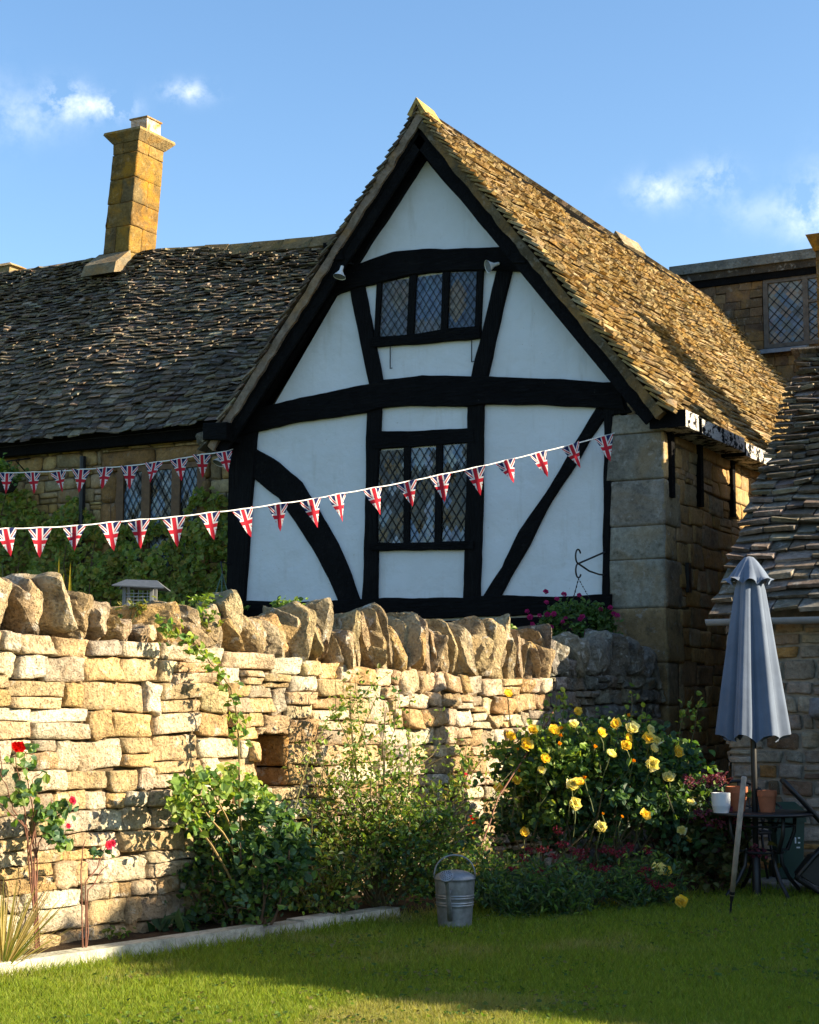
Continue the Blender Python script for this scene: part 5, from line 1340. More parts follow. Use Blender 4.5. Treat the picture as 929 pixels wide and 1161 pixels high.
for k in range(26):
    x = random.uniform(-17.5, -11.9); z1 = float(np.interp(x, [p[0] for p in crt], [p[1] for p in crt])); st.append((stem_curve((x, CB-.04, 0), (x+random.uniform(-.5, .5), CB-.07, z1-.1), .06, 9), .018, .005, BROWN))
plant('climbing_creeper', 'dense green creeper covering the cottage wall below its small window', 'creeper', (-15, CB-.1, 0), st, [dict(P=P, size=.085, cols=cols*1.55, bias=(.25, -1.0, .55), w=.42)])

# ---- hanging basket on the gable
bp = on_b(686, 626, BG-.06); bp2 = on_b(686, 652, BG-.06); hb0 = Vector((bp.x+.02, BG-.62, bp.z-.02))
hk = on_a(655, 640, bp.x+.02) if False else at(656, 639, bp.dot(FWH)-.45)
r = thing('wall_bracket', 'scrolled black iron bracket on the right corner post, carrying the flower basket', 'bracket', bp)
mb = MB(); mb.tube([bp, hk], .010, 6); mb.tube([bp2, bp2.lerp(hk, .22)-Vector((0, 0, .02)), bp2.lerp(hk, .6)-Vector((0, 0, .03)), hk], .010, 6); mb.build('arm', M['black_iron'], r)
dh = (hk-bp); dh.z = 0; dh.normalize()
mb = MB(); mb.tube([hk+dh*(.06*math.sin(a*1.0)*.9)+Vector((0, 0, .075-.075*math.cos(a)+.0)) for a in np.linspace(-.2, 4.2, 16)], .009, 6)
mb.tube([hk+dh*(.06*math.sin(a)*.9)-Vector((0, 0, .075-.075*math.cos(a))) for a in np.linspace(-.2, 4.2, 16)], .009, 6); mb.build('scroll', M['black_iron'], r)
bc = at(648, 705, hk.dot(FWH)); hook = hk-Vector((0, 0, .16)); bc = Vector((hook.x, hook.y, bc.z))
r = thing('hanging_basket', 'hanging basket brimming with pink and purple flowers, over the shaded end of the garden wall', 'hanging basket', bc)
for k in range(3):
    a = k*2.094+.4; e = bc+Vector((.19*math.cos(a), .19*math.sin(a), .10)); mb = MB(); pts = [hook.lerp(e, i/14) for i in range(15)]
    for i in range(14): mb.tube([pts[i], pts[i].lerp(pts[i+1], .7)], .0065 if i % 2 else .004, 5)
    mb.build('chain', M['black_iron'], r)
mb = MB(); mb.lathe([(0, -.19), (.10, -.17), (.17, -.08), (.20, .03), (.19, .04), (0, .03)], bc, 24); mb.build('basket', M['dark_void'], r, smooth=True)
P = blob_points(1900, (0, 0, -.02), (.40, .32, .21), 46, .17, .35, .6); P[:, 2] -= .35*np.clip(np.abs(P[:, 0])-.2, 0, 1)
mb = MB(); leaf_batch(mb, cam_pts(P, bc), .055, pal(len(P), [(0.07, 0.14, 0.03), (0.05, 0.10, 0.025), (0.10, 0.16, 0.04)]), (0, -.3, .6)); mb.build('foliage', M['leaf'], r)
for (u, v) in ((598, 694), (619, 672), (620, 684), (640, 675), (657, 676), (612, 699), (621, 698), (628, 697), (638, 706), (641, 702), (658, 703), (660, 700), (681, 692), (692, 690), (696, 697), (700, 699), (604, 709), (666, 720), (672, 723), (601, 701), (632, 680), (650, 714), (625, 712)):
    d = at(u, v, bc.dot(FWH)-random.uniform(.12, .34)); flower(r, 'magenta', d, (TOCAM.x, TOCAM.y, .5), 1.05)

# ---- half hidden basket hung from the corner post: only its wires and some leaves show
q = on_b(252, 650, BG-.35); r = thing('hanging_basket', 'wire hanging basket with green chains, half hidden behind the wall by the corner post', 'hanging basket', q-Vector((0, 0, .5)))
hp = on_b(263, 640, BG-.02)
mb = MB(); mb.tube([hp, hp+Vector((-.02, -.2, .02)), q+Vector((0, 0, .03)), q], .008, 6); mb.build('hook', M['black_iron'], r)
gm = plain_mat('green_wire', (0.05, 0.11, 0.08), .5); M['green_wire'] = gm
for k in range(6):
    a = k*1.047; mb = MB(); mb.tube([q, q+Vector((.14*math.cos(a), .14*math.sin(a), -.40))], .005, 5); mb.build('chain', gm, r)
c = q-Vector((0, 0, .42)); mb = MB(); mb.lathe([(0, -.2), (.1, -.17), (.16, -.07), (.17, 0), (.16, .01), (0, 0)], c, 20); mb.build('basket', M['dark_void'], r)
mb = MB(); P = blob_points(320, (0, 0, .0), (.26, .22, .08), 14, .2, .3, .8); leaf_batch(mb, cam_pts(P, c), .08, pal(len(P), G_LIGHT+G_ROSE), (0, 0, .8)); mb.build('foliage', M['leaf'], r)
# ---- basket on the iron bracket at the far left
c = q1-Vector((0, 0, .30)); r = thing('hanging_basket', 'leafy hanging basket on an iron bracket at the far left edge of the cottage wall', 'hanging basket', c)
mb = MB(); mb.lathe([(0, -.16), (.1, -.13), (.16, -.03), (.17, .02), (0, .02)], c, 20); mb.build('basket', M['dark_void'], r)
for k in range(3): mb = MB(); mb.tube([q1, c+Vector((.15*math.cos(k*2.1), .15*math.sin(k*2.1), .03))], .005, 5); mb.build('chain', M['black_iron'], r)
mb = MB(); P = blob_points(420, (-.05, 0, .06), (.28, .24, .24), 20, .2, .3, .6); leaf_batch(mb, cam_pts(P, c), .07, pal(len(P), G_LIGHT+G_ROSE), (0, -.3, .6)); mb.build('foliage', M['leaf'], r)

# ---- strap leaves behind the wall, catching the sun
def strap(base, tips, wd, cols, mb, lean=.1, flat=.6):
    for tp in tips:
        tp = Vector(tp); n_ = 8; side = RT.copy() if random.random() < flat else (RT*.6+FWH*.8); mid = base.lerp(tp, .55)+Vector((0, 0, .06*(tp-base).length)); V = []
        for i in range(n_+1):
            f = i/n_; p = base*(1-f)**2+mid*2*f*(1-f)+tp*f*f; w_ = wd*(1-f**3)*.5*(.5+.5*min(1, f*5)); V += [p-side*w_, p+FWH*w_*.25, p+side*w_]
        mb.add(V, [(i*3+j, i*3+j+1, i*3+j+4, i*3+j+3) for i in range(n_) for j in range(2)], jit(random.choice(cols), .15))
for (spec, lab) in ((((67, 631, 690), (80, 637, 690), (72, 648, 690)), 'yellow sword-shaped leaves rising behind the left end of the wall coping'), (((20, 646, 690), (2, 632, 690), (-6, 622, 690)), 'yellow and dark bladed leaves behind the coping at the left frame edge')):
    b0 = at(spec[0][0]+3, 720, 12.6); b0.z = 0; r = thing('iris_plant', lab, 'plant', b0, 'sword-leaved plants behind the wall')
    for k, (u, v, _) in enumerate(spec):
        mb = MB(); strap(b0+RT*(.05*k), [at(u, v, 12.5+.1*k)], .085, [(0.42, 0.30, 0.02), (0.35, 0.30, 0.03)] if not (k == 1 and 'dark' in lab) else [(0.02, 0.03, 0.015)], mb, flat=2); mb.build('leaf_blade', M['leaf'], r)
    mb = MB(); strap(b0, [b0+Vector((rng.normal(0, .2), rng.normal(0, .2), random.uniform(.7, 1.25))) for _ in range(26)], .045, G_ROSE+G_LIGHT, mb); mb.build('foliage', M['leaf'], r)

# ---- little plants growing out of the coping
for (u, v, lab, cols, n_, rx) in ((196, 702, 'tuft of trailing greenery rooted among the coping stones below the bird table', G_ROSE+G_OLIVE, 300, .26), (243, 684, 'pale green leaves poking over the coping next to the corner post', G_LIGHT, 90, .16), (571, 714, 'small green sprout between coping stones left of the flower basket', G_LIGHT+G_ROSE, 60, .10), (330, 683, 'dark low weeds behind the coping at the foot of the white gable', G_ROSE, 60, .14), (148, 690, 'sprig of weeds by the bird table on top of the wall', G_OLIVE, 70, .1)):
    uu, zz = wall_uz(u, v, -.2); c = WP(uu, zz)-WN*.2
    P = blob_points(n_, (0, 0, 0), (rx, .1, .07 if n_ < 200 else .14), 12, .25, .2); mb_l = [dict(P=cam_pts(P, c), size=.05, cols=pal(n_, cols), bias=(0, 0, .8), w=.3)]
    st = [(stem_curve(c-Vector((0, 0, .12)), Vector(p), .1, 4), .004, .002, GREENST) for p in cam_pts(P[:8], c)]
    plant('wall_plant', lab, 'plant', c-Vector((0, 0, .12)), st, mb_l, 'plants rooted in the wall top')

# ---- red rose at far left
def wallfront(u, off, z=0): 
    uu = wall_uz(u, 900, off)[0]; return WP(uu, z)+WN*off
def px_stem(pxs, off0, off1, n=3):
    out = []
    for i, (u, v) in enumerate(pxs):
        off = lerp(off0, off1, i/(len(pxs)-1)); uu, zz = wall_uz(u, v, off); out.append(WP(uu, zz)+WN*off)
    fine = []
    for i in range(len(out)-1):
        for j in range(n): fine.append(out[i].lerp(out[i+1], j/n)+Vector(rng.normal(0, .004, 3)))
    return fine+[out[-1]]
base = wallfront(42, .25)
st = []; P = []
for pxs in ([(44, 1075), (40, 980), (36, 950), (24, 930), (16, 918), (8, 895), (1, 880), (0, 850)], [(42, 1075), (39, 980), (38, 950), (38, 920), (32, 890), (28, 862), (30, 852)], [(43, 1075), (42, 980), (39, 945), (42, 905), (36, 885), (48, 875)], [(41, 1075), (39, 980), (44, 955), (58, 930), (72, 920), (80, 910)],
            [(42, 1075), (36, 975), (26, 935), (5, 915), (-6, 908)], [(41, 1075), (35, 960), (40, 930), (56, 920), (58, 905)], [(40, 1075), (32, 965), (28, 920), (22, 880), (18, 852)]):
    c = px_stem(pxs, .22, .30); st.append((c, .0055, .0025, jit(REDST, .2))); P += along(c, 9, .03, .55)
extra = []
for (u, v, s_, n_) in ((36, 846, 7, 8), (33, 866, 7, 8), (56, 918, 14, 26), (66, 930, 12, 22), (72, 915, 8, 14), (30, 903, 10, 12), (20, 908, 6, 8), (62, 945, 12, 26), (72, 957, 10, 18), (40, 895, 5, 6), (24, 896, 5, 6), (45, 925, 8, 10)):
    for _ in range(n_):
        off = .28+rng.normal(0, .05); uu, zz = wall_uz(u+rng.normal(0, s_*.6), v+rng.normal(0, s_*.5), off); extra.append(tuple(WP(uu, zz)+WN*off))
P = np.array(P+extra)
r = plant('rose_bush', 'leggy rose with a scarlet bloom and bare stems against the wall, far left', 'rose bush', base, st, [dict(P=P, size=.055, cols=pal(len(P), G_ROSE+G_BLUE), bias=(.5, -.3, .5), w=.38)])
for (u, v, k, s_) in ((15, 848, 'red', 1.05), (20, 849, 'red', .95), (80, 909, 'pink', 1.0), (76, 937, 'pink', .5)):
    uu, zz = wall_uz(u, v, .32); flower(r, k, WP(uu, zz)+WN*.32, (WN.x, WN.y, .4), s_)
base = wallfront(98, .42); st = []; P = []
for pxs in ([(96, 1082), (97, 1000), (110, 985), (116, 965), (122, 958)], [(95, 1082), (92, 1000), (94, 960), (97, 952)], [(97, 1082), (100, 1010), (118, 985), (122, 980)]):
    c = px_stem(pxs, .40, .42); st.append((c, .005, .0025, REDST))
for (u, v) in ((109, 966), (112, 968), (124, 966), (106, 968)):
    for _ in range(5):
        uu, zz = wall_uz(u+rng.normal(0, 3), v+rng.normal(0, 3), .42); P.append(tuple(WP(uu, zz)+WN*.42))
r = plant('rose_bush', 'thin young rose with one pink bloom, between the scarlet rose and the leafy climber', 'rose bush', base, st, [dict(P=np.array(P), size=.05, cols=pal(len(P), G_DARK+G_BLUE), w=.38)])
for (u, v) in ((121, 959), (126, 957)): uu, zz = wall_uz(u, v, .44); flower(r, 'pink', WP(uu, zz)+WN*.44, (WN.x, WN.y, .3), .9)

# ---- dry grass tuft in the left corner
b0 = wallfront(8, .35); mb = MB()
strap(b0, [b0+RT*rng.normal(0, .22)+FWH*rng.normal(0, .2)+Vector((0, 0, random.uniform(.2, .55))) for _ in range(120)], .010, [(0.42, 0.33, 0.14), (0.35, 0.28, 0.10), (0.22, 0.22, 0.06), (0.15, 0.19, 0.04)], mb)
tag(mb.build('dry_grass_tuft', M['grass'], None, origin=b0), 'tuft of straw-coloured dry grass at the foot of the wall in the left corner', 'grass tuft')

# ---- leafy rose shrub with the long arching shoot
base = wallfront(285, .45); st, lv = bush(base, (.42, .25), .95, 18, 1500, .054, G_ROSE+G_BLUE+G_DARK, BROWN, .06, .3, .011, w=.36)
big = blob_points(1300, (-.06, 0, .60), (.46, .24, .32), 40, .13, .2); lv.append(dict(P=cam_pts(big, base), size=.060, cols=pal(len(big), G_BLUE+G_DARK+G_ROSE), bias=(.3, -.3, .6), w=.38))
tipc = []
for (u, v, s_, n_) in ((232, 884, 15, 90), (210, 900, 13, 80), (252, 900, 16, 80), (222, 925, 17, 80), (278, 895, 12, 60), (203, 886, 8, 34), (262, 876, 10, 40), (196, 912, 8, 30), (300, 905, 10, 40)):
    for _ in range(n_):
        off = .40+rng.normal(0, .08); uu, zz = wall_uz(u+rng.normal(0, s_*.6), v+rng.normal(0, s_*.55), off); tipc.append(tuple(WP(uu, zz)+WN*off))
lv.append(dict(P=np.array(tipc), size=.058, cols=pal(len(tipc), G_LIGHT+G_ROSE), bias=(.4, -.2, .6), w=.4))
for pxs in ([(285, 1040), (262, 960), (230, 915), (215, 895)], [(288, 1040), (275, 960), (245, 905), (238, 880)], [(285, 1040), (240, 960), (215, 925)]): st.append((px_stem(pxs, .45, .4), .010, .004, (0.22, 0.15, 0.05)))
arch = px_stem([(290, 1040), (272, 930), (271, 860), (270, 820), (262, 780), (240, 752), (215, 730), (198, 716), (184, 708)], .42, .20, 4); st.append((arch, .008, .003, (0.13, 0.10, 0.03)))
ap = along(arch, 150, .038, .3); lv.append(dict(P=np.array(ap), size=.055, cols=pal(len(ap), G_ROSE+G_LIGHT), bias=(.3, -.2, .5), w=.34))
arch2 = px_stem([(300, 1040), (330, 930), (350, 860), (372, 815), (395, 795)], .42, .30, 3); st.append((arch2, .006, .003, (0.13, 0.12, 0.03)))
ap = along(arch2, 40, .03, .4); lv.append(dict(P=np.array(ap), size=.04, cols=pal(len(ap), G_ROSE+G_LIGHT), w=.34))
plant('climbing_rose', 'broad-leaved climbing rose with one long shoot arching up the wall beside the dark niche', 'climbing rose', base, st, lv)

# ---- airy fine-leaved shrub in the middle
base = wallfront(432, .55); st, lv = bush(base, (.88, .3), 2.05, 52, 5600, .038, G_ROSE+G_ROSE+G_OLIVE+G_LIGHT, (0.11, 0.08, 0.03), .05, .3, .007, w=.32, bend=.08)
low = blob_points(1300, (0.0, -.1, .40), (.8, .3, .36), 60, .15, .2); lv.append(dict(P=cam_pts(low, base), size=.042, cols=pal(len(low), G_DARK+G_ROSE+G_BLUE), w=.34))
r = plant('flowering_shrub', 'airy fine-leaved shrub against the sunlit wall, between the niche and the yellow roses', 'shrub', base, st, lv)
uu, zz = wall_uz(426, 815, .4)
base = wallfront(375, .50); st, lv = bush(base, (.40, .2), .85, 18, 1000, .045, G_OLIVE+G_LIGHT+G_DARK, (0.12, 0.09, 0.03), .05, .3, .006, w=.3)
plant('flowering_shrub', 'low yellowish-green shrub in front of the wall just right of the niche', 'shrub', base, st, lv)

# ---- iris clump
b0 = gnd(432, 1022); mb = MB()
tips = [at(u, v, b0.dot(FWH)+rng.normal(0, .1)) for u, v in ((395, 985), (402, 965), (412, 955), (420, 940), (428, 950), (436, 935), (452, 940), (462, 950), (470, 965), (478, 975), (446, 970), (410, 990), (458, 985), (425, 975), (490, 990), (385, 1000), (440, 920), (466, 930))]
strap(b0, tips, .035, [(0.05, 0.095, 0.025), (0.07, 0.11, 0.03), (0.04, 0.075, 0.02)], mb)
strap(b0, [b0+Vector((rng.normal(0, .22), rng.normal(0, .2), random.uniform(.2, .5))) for _ in range(30)], .022, [(0.16, 0.11, 0.05), (0.22, 0.15, 0.09), (0.05, 0.08, 0.02)], mb)
tag(mb.build('iris_clump', M['grass'], None, origin=b0), 'clump of long upright strap leaves in the bed left of the watering can', 'plant')

# ---- yellow rose bush
YD = 13.9; base = gnd(668, 1000); base = camxy((672-464.5)/FPX*YD, YD)
def bush_pts(n, c, r_, cl, sp=.15): return cam_pts(blob_points(n, c, r_, cl, sp, .45, .5), base)
lv = []; A_ = bush_pts(5200, (0.05, 0, .86), (.86, .42, .50), 110, .11); lv.append(dict(P=A_, size=.060, cols=pal(len(A_), G_ROSE+G_DARK+G_BLUE), bias=(.35, -.35, .6), w=.38))
A_ = bush_pts(1500, (-.30, -.1, .95), (.55, .32, .42), 40, .14); lv.append(dict(P=A_, size=.055, cols=pal(len(A_), G_ROSE+G_LIGHT), bias=(.35, -.35, .6), w=.38))
A_ = bush_pts(1900, (.1, .05, .45), (.95, .42, .40), 60, .13); lv.append(dict(P=A_, size=.065, cols=pal(len(A_), G_DARK+G_BLUE), bias=(.2, -.35, .6), w=.38))
st = []
for k in range(34):
    e = base+RT*rng.normal(.05, .42)+FWH*rng.normal(0, .2)+Vector((0, 0, random.uniform(.8, 1.35))); st.append((stem_curve(base+RT*rng.normal(0, .2)+FWH*rng.normal(0, .08), e, .12), .010, .004, jit((0.09, 0.07, 0.03), .2)))
for k in range(16):   # canes that escape the bush
    e = base+RT*rng.uniform(-.85, .9)+FWH*rng.uniform(-.35, .1)+Vector((0, 0, random.uniform(1.2, 1.62))); c_ = stem_curve(e+Vector((rng.normal(0, .1), rng.normal(0, .1), -.6)), e, .1); st.append((c_, .006, .003, jit((0.10, 0.09, 0.03), .2)))
    ap = along(c_, 22, .035, .35); lv.append(dict(P=np.array(ap), size=.05, cols=pal(len(ap), G_ROSE+G_LIGHT), w=.36))
FLW = [(576, 788, 'yellow'), (655, 808, 'yellow'), (651, 824, 'cream'), (696, 821, 'yellow'), (681, 832, 'yellow'), (717, 828, 'cream'), (736, 829, 'cream'), (604, 829, 'yellow'), (627, 829, 'yellow'), (596, 846, 'yellow'), (587, 850, 'bud'), (578, 837, 'yellow'), (617, 862, 'yellow'), (613, 874, 'cream'), (586, 886, 'yellow'), (565, 895, 'yellow'), (648, 892, 'cream'), (657, 890, 'yellow'), (651, 913, 'cream'), (692, 857, 'cream'), (711, 837, 'yellow'), (710, 847, 'yellow'), (736, 839, 'yellow'), (744, 841, 'cream'), (740, 850, 'cream'), (739, 868, 'cream'), (769, 855, 'yellow'), (767, 850, 'yellow'), (758, 884, 'cream'), (730, 925, 'yellow'), (683, 923, 'bud'), (682, 940, 'cream'), (594, 944, 'yellow'), (773, 943, 'cream'), (781, 954, 'yellow'), (782, 912, 'cream'), (663, 883, 'bud'), (705, 927, 'bud'), (718, 864, 'bud'), (636, 835, 'bud'), (637, 827, 'bud'), (674, 848, 'bud'), (712, 812, 'bud'), (588, 875, 'bud'), (634, 845, 'bud')]
r = plant('rose_bush', 'big bushy rose covered in yellow and cream blooms, at the shaded wall end', 'rose bush', base, st, lv)
stm = MB()
for (u, v, k) in FLW:
    x = (u-675)/130; y = (v-895)/95
    dd = YD-.42*math.sqrt(max(.02, 1-min(1, x*x+y*y)))-.08+random.uniform(-.03, .03); p = at(u, v, dd)
    flower(r, k, p, (TOCAM.x*.8+SUN.x*.3+rng.normal(0, .25), TOCAM.y*.8+rng.normal(0, .25), .55+rng.normal(0, .2)), random.uniform(.82, 1.15))
    stm.tube(stem_curve(p-Vector((0, 0, .005)), p+FWH*.12+Vector((rng.normal(0, .04), rng.normal(0, .04), -.26)), .08, 5), .0045, 5, GREENST)
stm.build('flower_stalks', M['stem'], r)
c = px_stem([(545, 960), (565, 905), (600, 850), (628, 806)], .9, .8, 4); mb = MB(); mb.tube(c, .006, 5, REDST); mb.build('long_stem', M['stem'], r)

# ---- orange-red bloom on a small rose between
base = gnd(532, 1005); base = camxy((530-464.5)/FPX*13.2, 13.2); st, lv = bush(base, (.42, .25), .72, 22, 1500, .042, G_DARK+G_ROSE+G_OLIVE, BROWN, .05, .2, .006)
r = plant('rose_bush', 'low dark-leaved rose with an orange and red bloom, behind the watering can', 'rose bush', base, st, lv)
flower(r, 'orange', at(534, 934, 12.95), (TOCAM.x, TOCAM.y, .5), 1.1); flower(r, 'red', at(537, 928, 12.98), (TOCAM.x, TOCAM.y, .5), .8); flower(r, 'pink', at(527, 880, 13.3), (TOCAM.x, TOCAM.y, .5), .9)

# ---- valerian, a low spread with dark red heads
mb_spots = [(560, 1012, 12.6), (610, 1015, 12.7), (660, 1020, 12.6), (705, 1018, 12.7), (585, 1022, 12.2), (640, 1025, 12.25), (740, 1012, 12.9)]
hv = [(595, 972), (601, 965), (617, 964), (628, 972), (634, 981), (640, 958), (652, 966), (658, 974), (661, 965), (684, 963), (692, 965), (700, 968), (712, 961), (728, 990), (733, 986), (736, 965), (745, 1004), (760, 1006), (609, 988), (580, 985), (690, 1000), (650, 990), (672, 984), (738, 998), (633, 942), (711, 964), (689, 984)]
base = gnd(640, 1025); st = []; P = []
for (u, v, d_) in mb_spots:
    b_ = gnd(u, 1022); b_ = camxy((u-464.5)/FPX*d_, d_)
    s2, l2 = bush(b_, (.34, .22), .50, 26, 700, .055, G_BLUE+G_DARK+G_ROSE, GREENST, .035, .15, .005, w=.16); st += s2; P.append(l2[0])
for d_ in P: d_['w'] = .17
r = plant('valerian_plant', 'low spreading plant with narrow leaves and dark red flower heads below the yellow roses', 'plant', base, st, P)
for (u, v) in hv:
    p = at(u, v, random.uniform(12.4, 12.75)); mb = MB(); Q = blob_points(46, (0, 0, 0), (.042, .042, .026), 8, .3, .3)
    leaf_batch(mb, cam_pts(Q, p), .016, pal(46, [(0.17, 0.012, 0.03), (0.24, 0.025, 0.05), (0.12, 0.008, 0.02)]), (0, 0, .6), w=.4); mb.build('flower_head', M['petal'], r)
for (u, v, k) in ((746, 987, 'cream'), (756, 988, 'yellow')): pass
# fallen heads of the rose that hang low beside it
rb_ = bpy.data.objects['rose_bush.002'] if 'rose_bush.002' in bpy.data.objects else r
for (u, v, k) in ((746, 987, 'cream'), (756, 989, 'yellow'), (772, 1024, 'yellow')): flower(rb_, k, at(u, v, 12.85 if v < 1000 else 12.55), (TOCAM.x, TOCAM.y, .5), 1.05)

# ---- dark-leaved plants at the right end of the bed
base = camxy((803-464.5)/FPX*13.9, 13.9); st, lv = bush(base, (.30, .22), 1.0, 22, 1100, .075, [(0.09, 0.10, 0.03), (0.12, 0.11, 0.04), (0.06, 0.07, 0.025)], BROWN, .06, .35, .008, w=.4)
Q = blob_points(700, (0, 0, .42), (.36, .25, .36), 30, .17, .2); lv.append(dict(P=cam_pts(Q, base), size=.07, cols=pal(len(Q), G_DARK+[(0.06, 0.015, 0.025)]), w=.4))
r = plant('hydrangea', 'dusky hydrangea with wine-red flower heads, between the yellow roses and the black table', 'hydrangea', base, st, lv)
for (u, v) in ((782, 886), (796, 922), (812, 934), (829, 924), (838, 934), (804, 884), (818, 882), (858, 966)):
    p = at(u, v, 13.55); mb = MB(); Q = blob_points(60, (0, 0, 0), (.065, .06, .045), 10, .3, .3); leaf_batch(mb, cam_pts(Q, p), .026, pal(60, [(0.15, 0.03, 0.055), (0.10, 0.02, 0.04), (0.2, 0.06, 0.08)]), (0, -.4, .6), w=.45); mb.build('flower_head', M['petal'], r)
base = camxy((757-464.5)/FPX*14.6, 14.6); st, lv = bush(base, (.32, .2), 1.42, 18, 620, .06, [(0.045, 0.010, 0.016), (0.06, 0.014, 0.02), (0.03, 0.008, 0.014)], (0.05, .02, .02), .05, .5, .008, w=.4)
plant('purple_shrub', 'dark purple-leaved shrub showing above the right side of the yellow rose bush', 'shrub', base, st, lv)

# ---- low greenery along the front of the bed
for (u, v, d_, h, n_, cols, lab) in ((250, 1055, None, .28, 420, G_DARK+G_ROSE, 'low dark greenery under the broad-leaved climbing rose, behind the kerb'), (335, 1040, None, .34, 520, G_DARK+G_OLIVE, 'low dark weeds behind the far end of the kerb'), (480, 1022, None, .5, 800, G_DARK+G_OLIVE+G_ROSE, 'tangle of dark green stems just behind the watering can'), (120, 1072, None, .16, 160, G_OLIVE+G_ROSE, 'small scattered seedlings on the soil behind the left half of the kerb'), (555, 1022, None, .32, 420, G_ROSE+G_DARK, 'narrow-leaved greenery leaning on the right side of the watering can')):
    b_ = gnd(u, v); st, lv = bush(b_, (.32, .16), h, 16, n_, .045, cols, GREENST, .04, .15, .004, w=.22)
    plant('ground_plant', lab, 'plant', b_, st, lv, 'low plants at the front of the bed')
b_ = gnd(200, 1066); mb = MB(); Q = np.array([[rng.normal(0, .09), rng.normal(0, .05), random.uniform(.04, .14)] for _ in range(14)]); leaf_batch(mb, cam_pts(Q, b_), .14, pal(14, [(0.05, 0.10, 0.05), (0.06, 0.12, 0.05)]), (0, -.4, .5), w=.32); 
tag(mb.build('foxglove_seedling', M['leaf'], None, origin=b_), 'rosette of broad blue-green leaves on the soil behind the middle of the kerb', 'plant')

# ---- fallen petals on the lawn
pm_ = None; spots = [(793, 1020), (796, 1026), (801, 1024), (722, 1027), (735, 1029), (742, 1027), (756, 1026), (757, 1033), (573, 1046), (918, 1040), (887, 1040), (710, 1032)]
for (u, v) in spots:
    p = gnd(u, v, .035)
    if pm_ is None:
        mb = MB(); V = [Vector((x*.026, y*.02*(1-.25*x), .010*(x*x+y*y))) for x in (-1, -.4, .3, 1) for y in ((-1, 0, 1) if abs(x) < 1 else (-.5, 0, .5))]
        mb.add(V, [(i*3+j, i*3+j+1, (i+1)*3+j+1, (i+1)*3+j) for i in range(3) for j in range(2)], (.72, .68, .55)); o = mb.build('fallen_petal', M['petal'], None, origin=p, smooth=True); pm_ = o.data
    else: o = bpy.data.objects.new('fallen_petal', pm_); COL.objects.link(o); o.location = p
    o.rotation_euler = (random.uniform(-.5, .5), random.uniform(-.5, .5), random.uniform(0, 6.28)); s_ = random.uniform(.9, 1.6); o.scale = (s_, s_, s_)
    tag(o, 'pale rose petal fallen on the shaded grass in front of the roses', 'petal', 'fallen rose petals')

# ================================================================== GRASS
n = 320000
d_ = 1/np.sqrt(rng.uniform(1/14.2**2, 1/7.4**2, n)); x_ = np.where(rng.random(n) < .76, rng.uniform(-.262, .262, n), np.where(rng.random(n) < .25, rng.uniform(-.34, -.262, n), rng.uniform(.262, .50, n)))*d_
P = np.stack([x_*RT.x+d_*FWH.x, x_*RT.y+d_*FWH.y], 1)
# bed edge test in (x/d, d): the grass stops at the kerb and the plants
eu = np.array([(p.dot(RT))/p.dot(FWH) for p in edge]); ed = np.array([p.dot(FWH) for p in edge]); o_ = np.argsort(eu)
lim = np.interp(x_/d_, eu[o_], ed[o_]); pav = np.interp(x_/d_, [(838-464.5)/FPX, (960-464.5)/FPX], [gnd(838, 1006).dot(FWH), gnd(960, 1016).dot(FWH)])
lim = np.where(x_/d_ > (815-464.5)/FPX, np.where(x_/d_ > (838-464.5)/FPX, pav, 14.2), lim+.12*(x_/d_ > 0)+rng.normal(0, .04, n)*(x_/d_ > 0))
keep = d_ < lim-.01; P = P[keep]; d_ = d_[keep]; n = len(P)
patch = np.array([noise.fractal(Vector((p[0]*.9, p[1]*.9, 0)), 1.0, 2.0, 4) for p in P]); patch2 = np.array([noise.noise(Vector((p[0]*5, p[1]*5, 7))) for p in P])
long_ = np.clip((d_-(lim[keep]-.35))/.35, 0, 1)
h = (.026+.014*patch2+rng.uniform(0, .022, n))*(1+1.6*long_*rng.random(n)); h = np.maximum(h, .01)
a = rng.uniform(0, 2*np.pi, n); wv = rng.uniform(.0022, .0042, n)*(d_/9)
lean_ = rng.normal(0, .55, (n, 2))*h[:, None]
B0 = np.stack([P[:, 0]-np.cos(a)*wv, P[:, 1]-np.sin(a)*wv, np.zeros(n)], 1); B1 = np.stack([P[:, 0]+np.cos(a)*wv, P[:, 1]+np.sin(a)*wv, np.zeros(n)], 1)
Tp = np.stack([P[:, 0]+lean_[:, 0], P[:, 1]+lean_[:, 1], h], 1)
V = np.stack([B0, B1, Tp], 1).reshape(-1, 3); F = np.arange(3*n).reshape(-1, 3)
dry = np.clip((patch-.2)*2.2+rng.normal(0, .25, n), 0, .65)[:, None]
C = pal(n, [(0.17, 0.235, 0.022), (0.205, 0.27, 0.03), (0.135, 0.195, 0.02), (0.23, 0.265, 0.04)], .3)*(1-dry)+pal(n, [(0.33, 0.28, 0.10), (0.26, 0.25, 0.07), (0.38, 0.31, 0.14)], .25)*dry
mb = MB(); mb.add(V, F, C); tag(mb.build('grass', M['grass']), 'short lawn grass with drier straw patches', 'grass', kind='stuff')

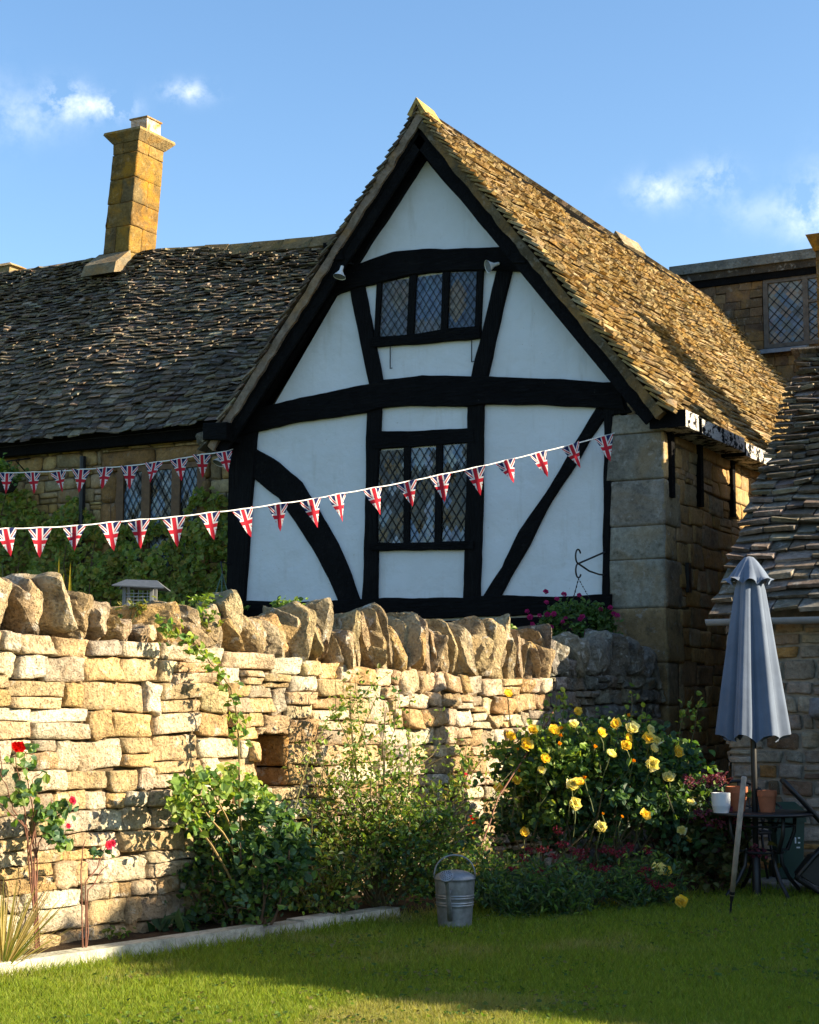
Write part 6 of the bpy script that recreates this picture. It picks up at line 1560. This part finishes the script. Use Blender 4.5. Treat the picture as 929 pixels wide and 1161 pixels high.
# low clover and daisies of leaf between the grass, part of the same ground cover
nw = 2600; dw = 1/np.sqrt(rng.uniform(1/13.2**2, 1/7.4**2, nw)); xw = rng.uniform(-.26, .26, nw)*dw
cl = rng.integers(0, 130, nw); cd = 1/np.sqrt(rng.uniform(1/13.0**2, 1/7.4**2, 130)); cx = rng.uniform(-.26, .26, 130)*cd
dw = cd[cl]+rng.normal(0, .10, nw); xw = cx[cl]+rng.normal(0, .12, nw)
lw = np.interp(xw/dw, eu[o_], ed[o_]); kp_ = dw < lw-.15
Q = np.stack([(xw*RT.x+dw*FWH.x)[kp_], (xw*RT.y+dw*FWH.y)[kp_], rng.uniform(.015, .045, kp_.sum())], 1)
mb = MB(); leaf_batch(mb, Q, .026, pal(len(Q), [(0.07, 0.13, 0.03), (0.10, 0.16, 0.03), (0.16, 0.15, 0.05)]), (0, 0, 1.6), w=.45); tag(mb.build('lawn_weeds', M['grass']), 'small clover and weed leaves scattered through the lawn', 'weeds', kind='stuff')

# ================================================================== UNSEEN HEDGE ADDED OUTSIDE THE RIGHT EDGE TO SHADE THE LAWN
HX = 4.2
prof = [(6.9, 0), (7.9, .8), (9.0, 1.95), (9.9, 2.85), (10.7, 3.55), (11.4, 4.15), (12.0, 4.6), (12.7, 4.85), (14.5, 4.8), (14.9, 4.4), (15.5, 4.25), (16.2, 4.2), (17.4, 4.3), (18.2, 4.8), (20, 5.0), (24, 5.0), (24, 0)]  # outline shaped for the shadow it throws on lawn, wall and roses
mb = MB(); n_ = len(prof); mb.add([(HX, y, z*.96) for y, z in prof]+[(HX+1.0, y, z*.96) for y, z in prof], [tuple(range(n_)), tuple(range(2*n_-1, n_-1, -1))]+[(i, i+n_, (i+1) % n_+n_, (i+1) % n_) for i in range(n_)], (.02, .03, .012))
hg = thing('added_shade_hedge', 'unseen hedge added beyond the right edge to shade the lawn', 'hedge', (HX+.5, 15, 0))
mb.build('shade_core', M['hedge_leaf'], hg)  # solid core added to block the sun
ys = rng.uniform(6.9, 24, 15000); tz_ = np.interp(ys, [p[0] for p in prof[:-1]], [p[1] for p in prof[:-1]])
edge_ = rng.random(15000) < .55
zz = np.where(edge_, tz_+rng.normal(0, .10, 15000), tz_*rng.random(15000)); xx = np.where(edge_, rng.uniform(HX-.1, HX+1.1, 15000), np.where(rng.random(15000) < .5, HX-.06, HX+1.06)+rng.normal(0, .08, 15000))
mb = MB(); Q = np.stack([xx, ys, np.maximum(zz, .05)], 1); leaf_batch(mb, Q, .17, pal(len(Q), G_DARK), (0, 0, .3), w=.4); mb.build('foliage', M['hedge_leaf'], hg)
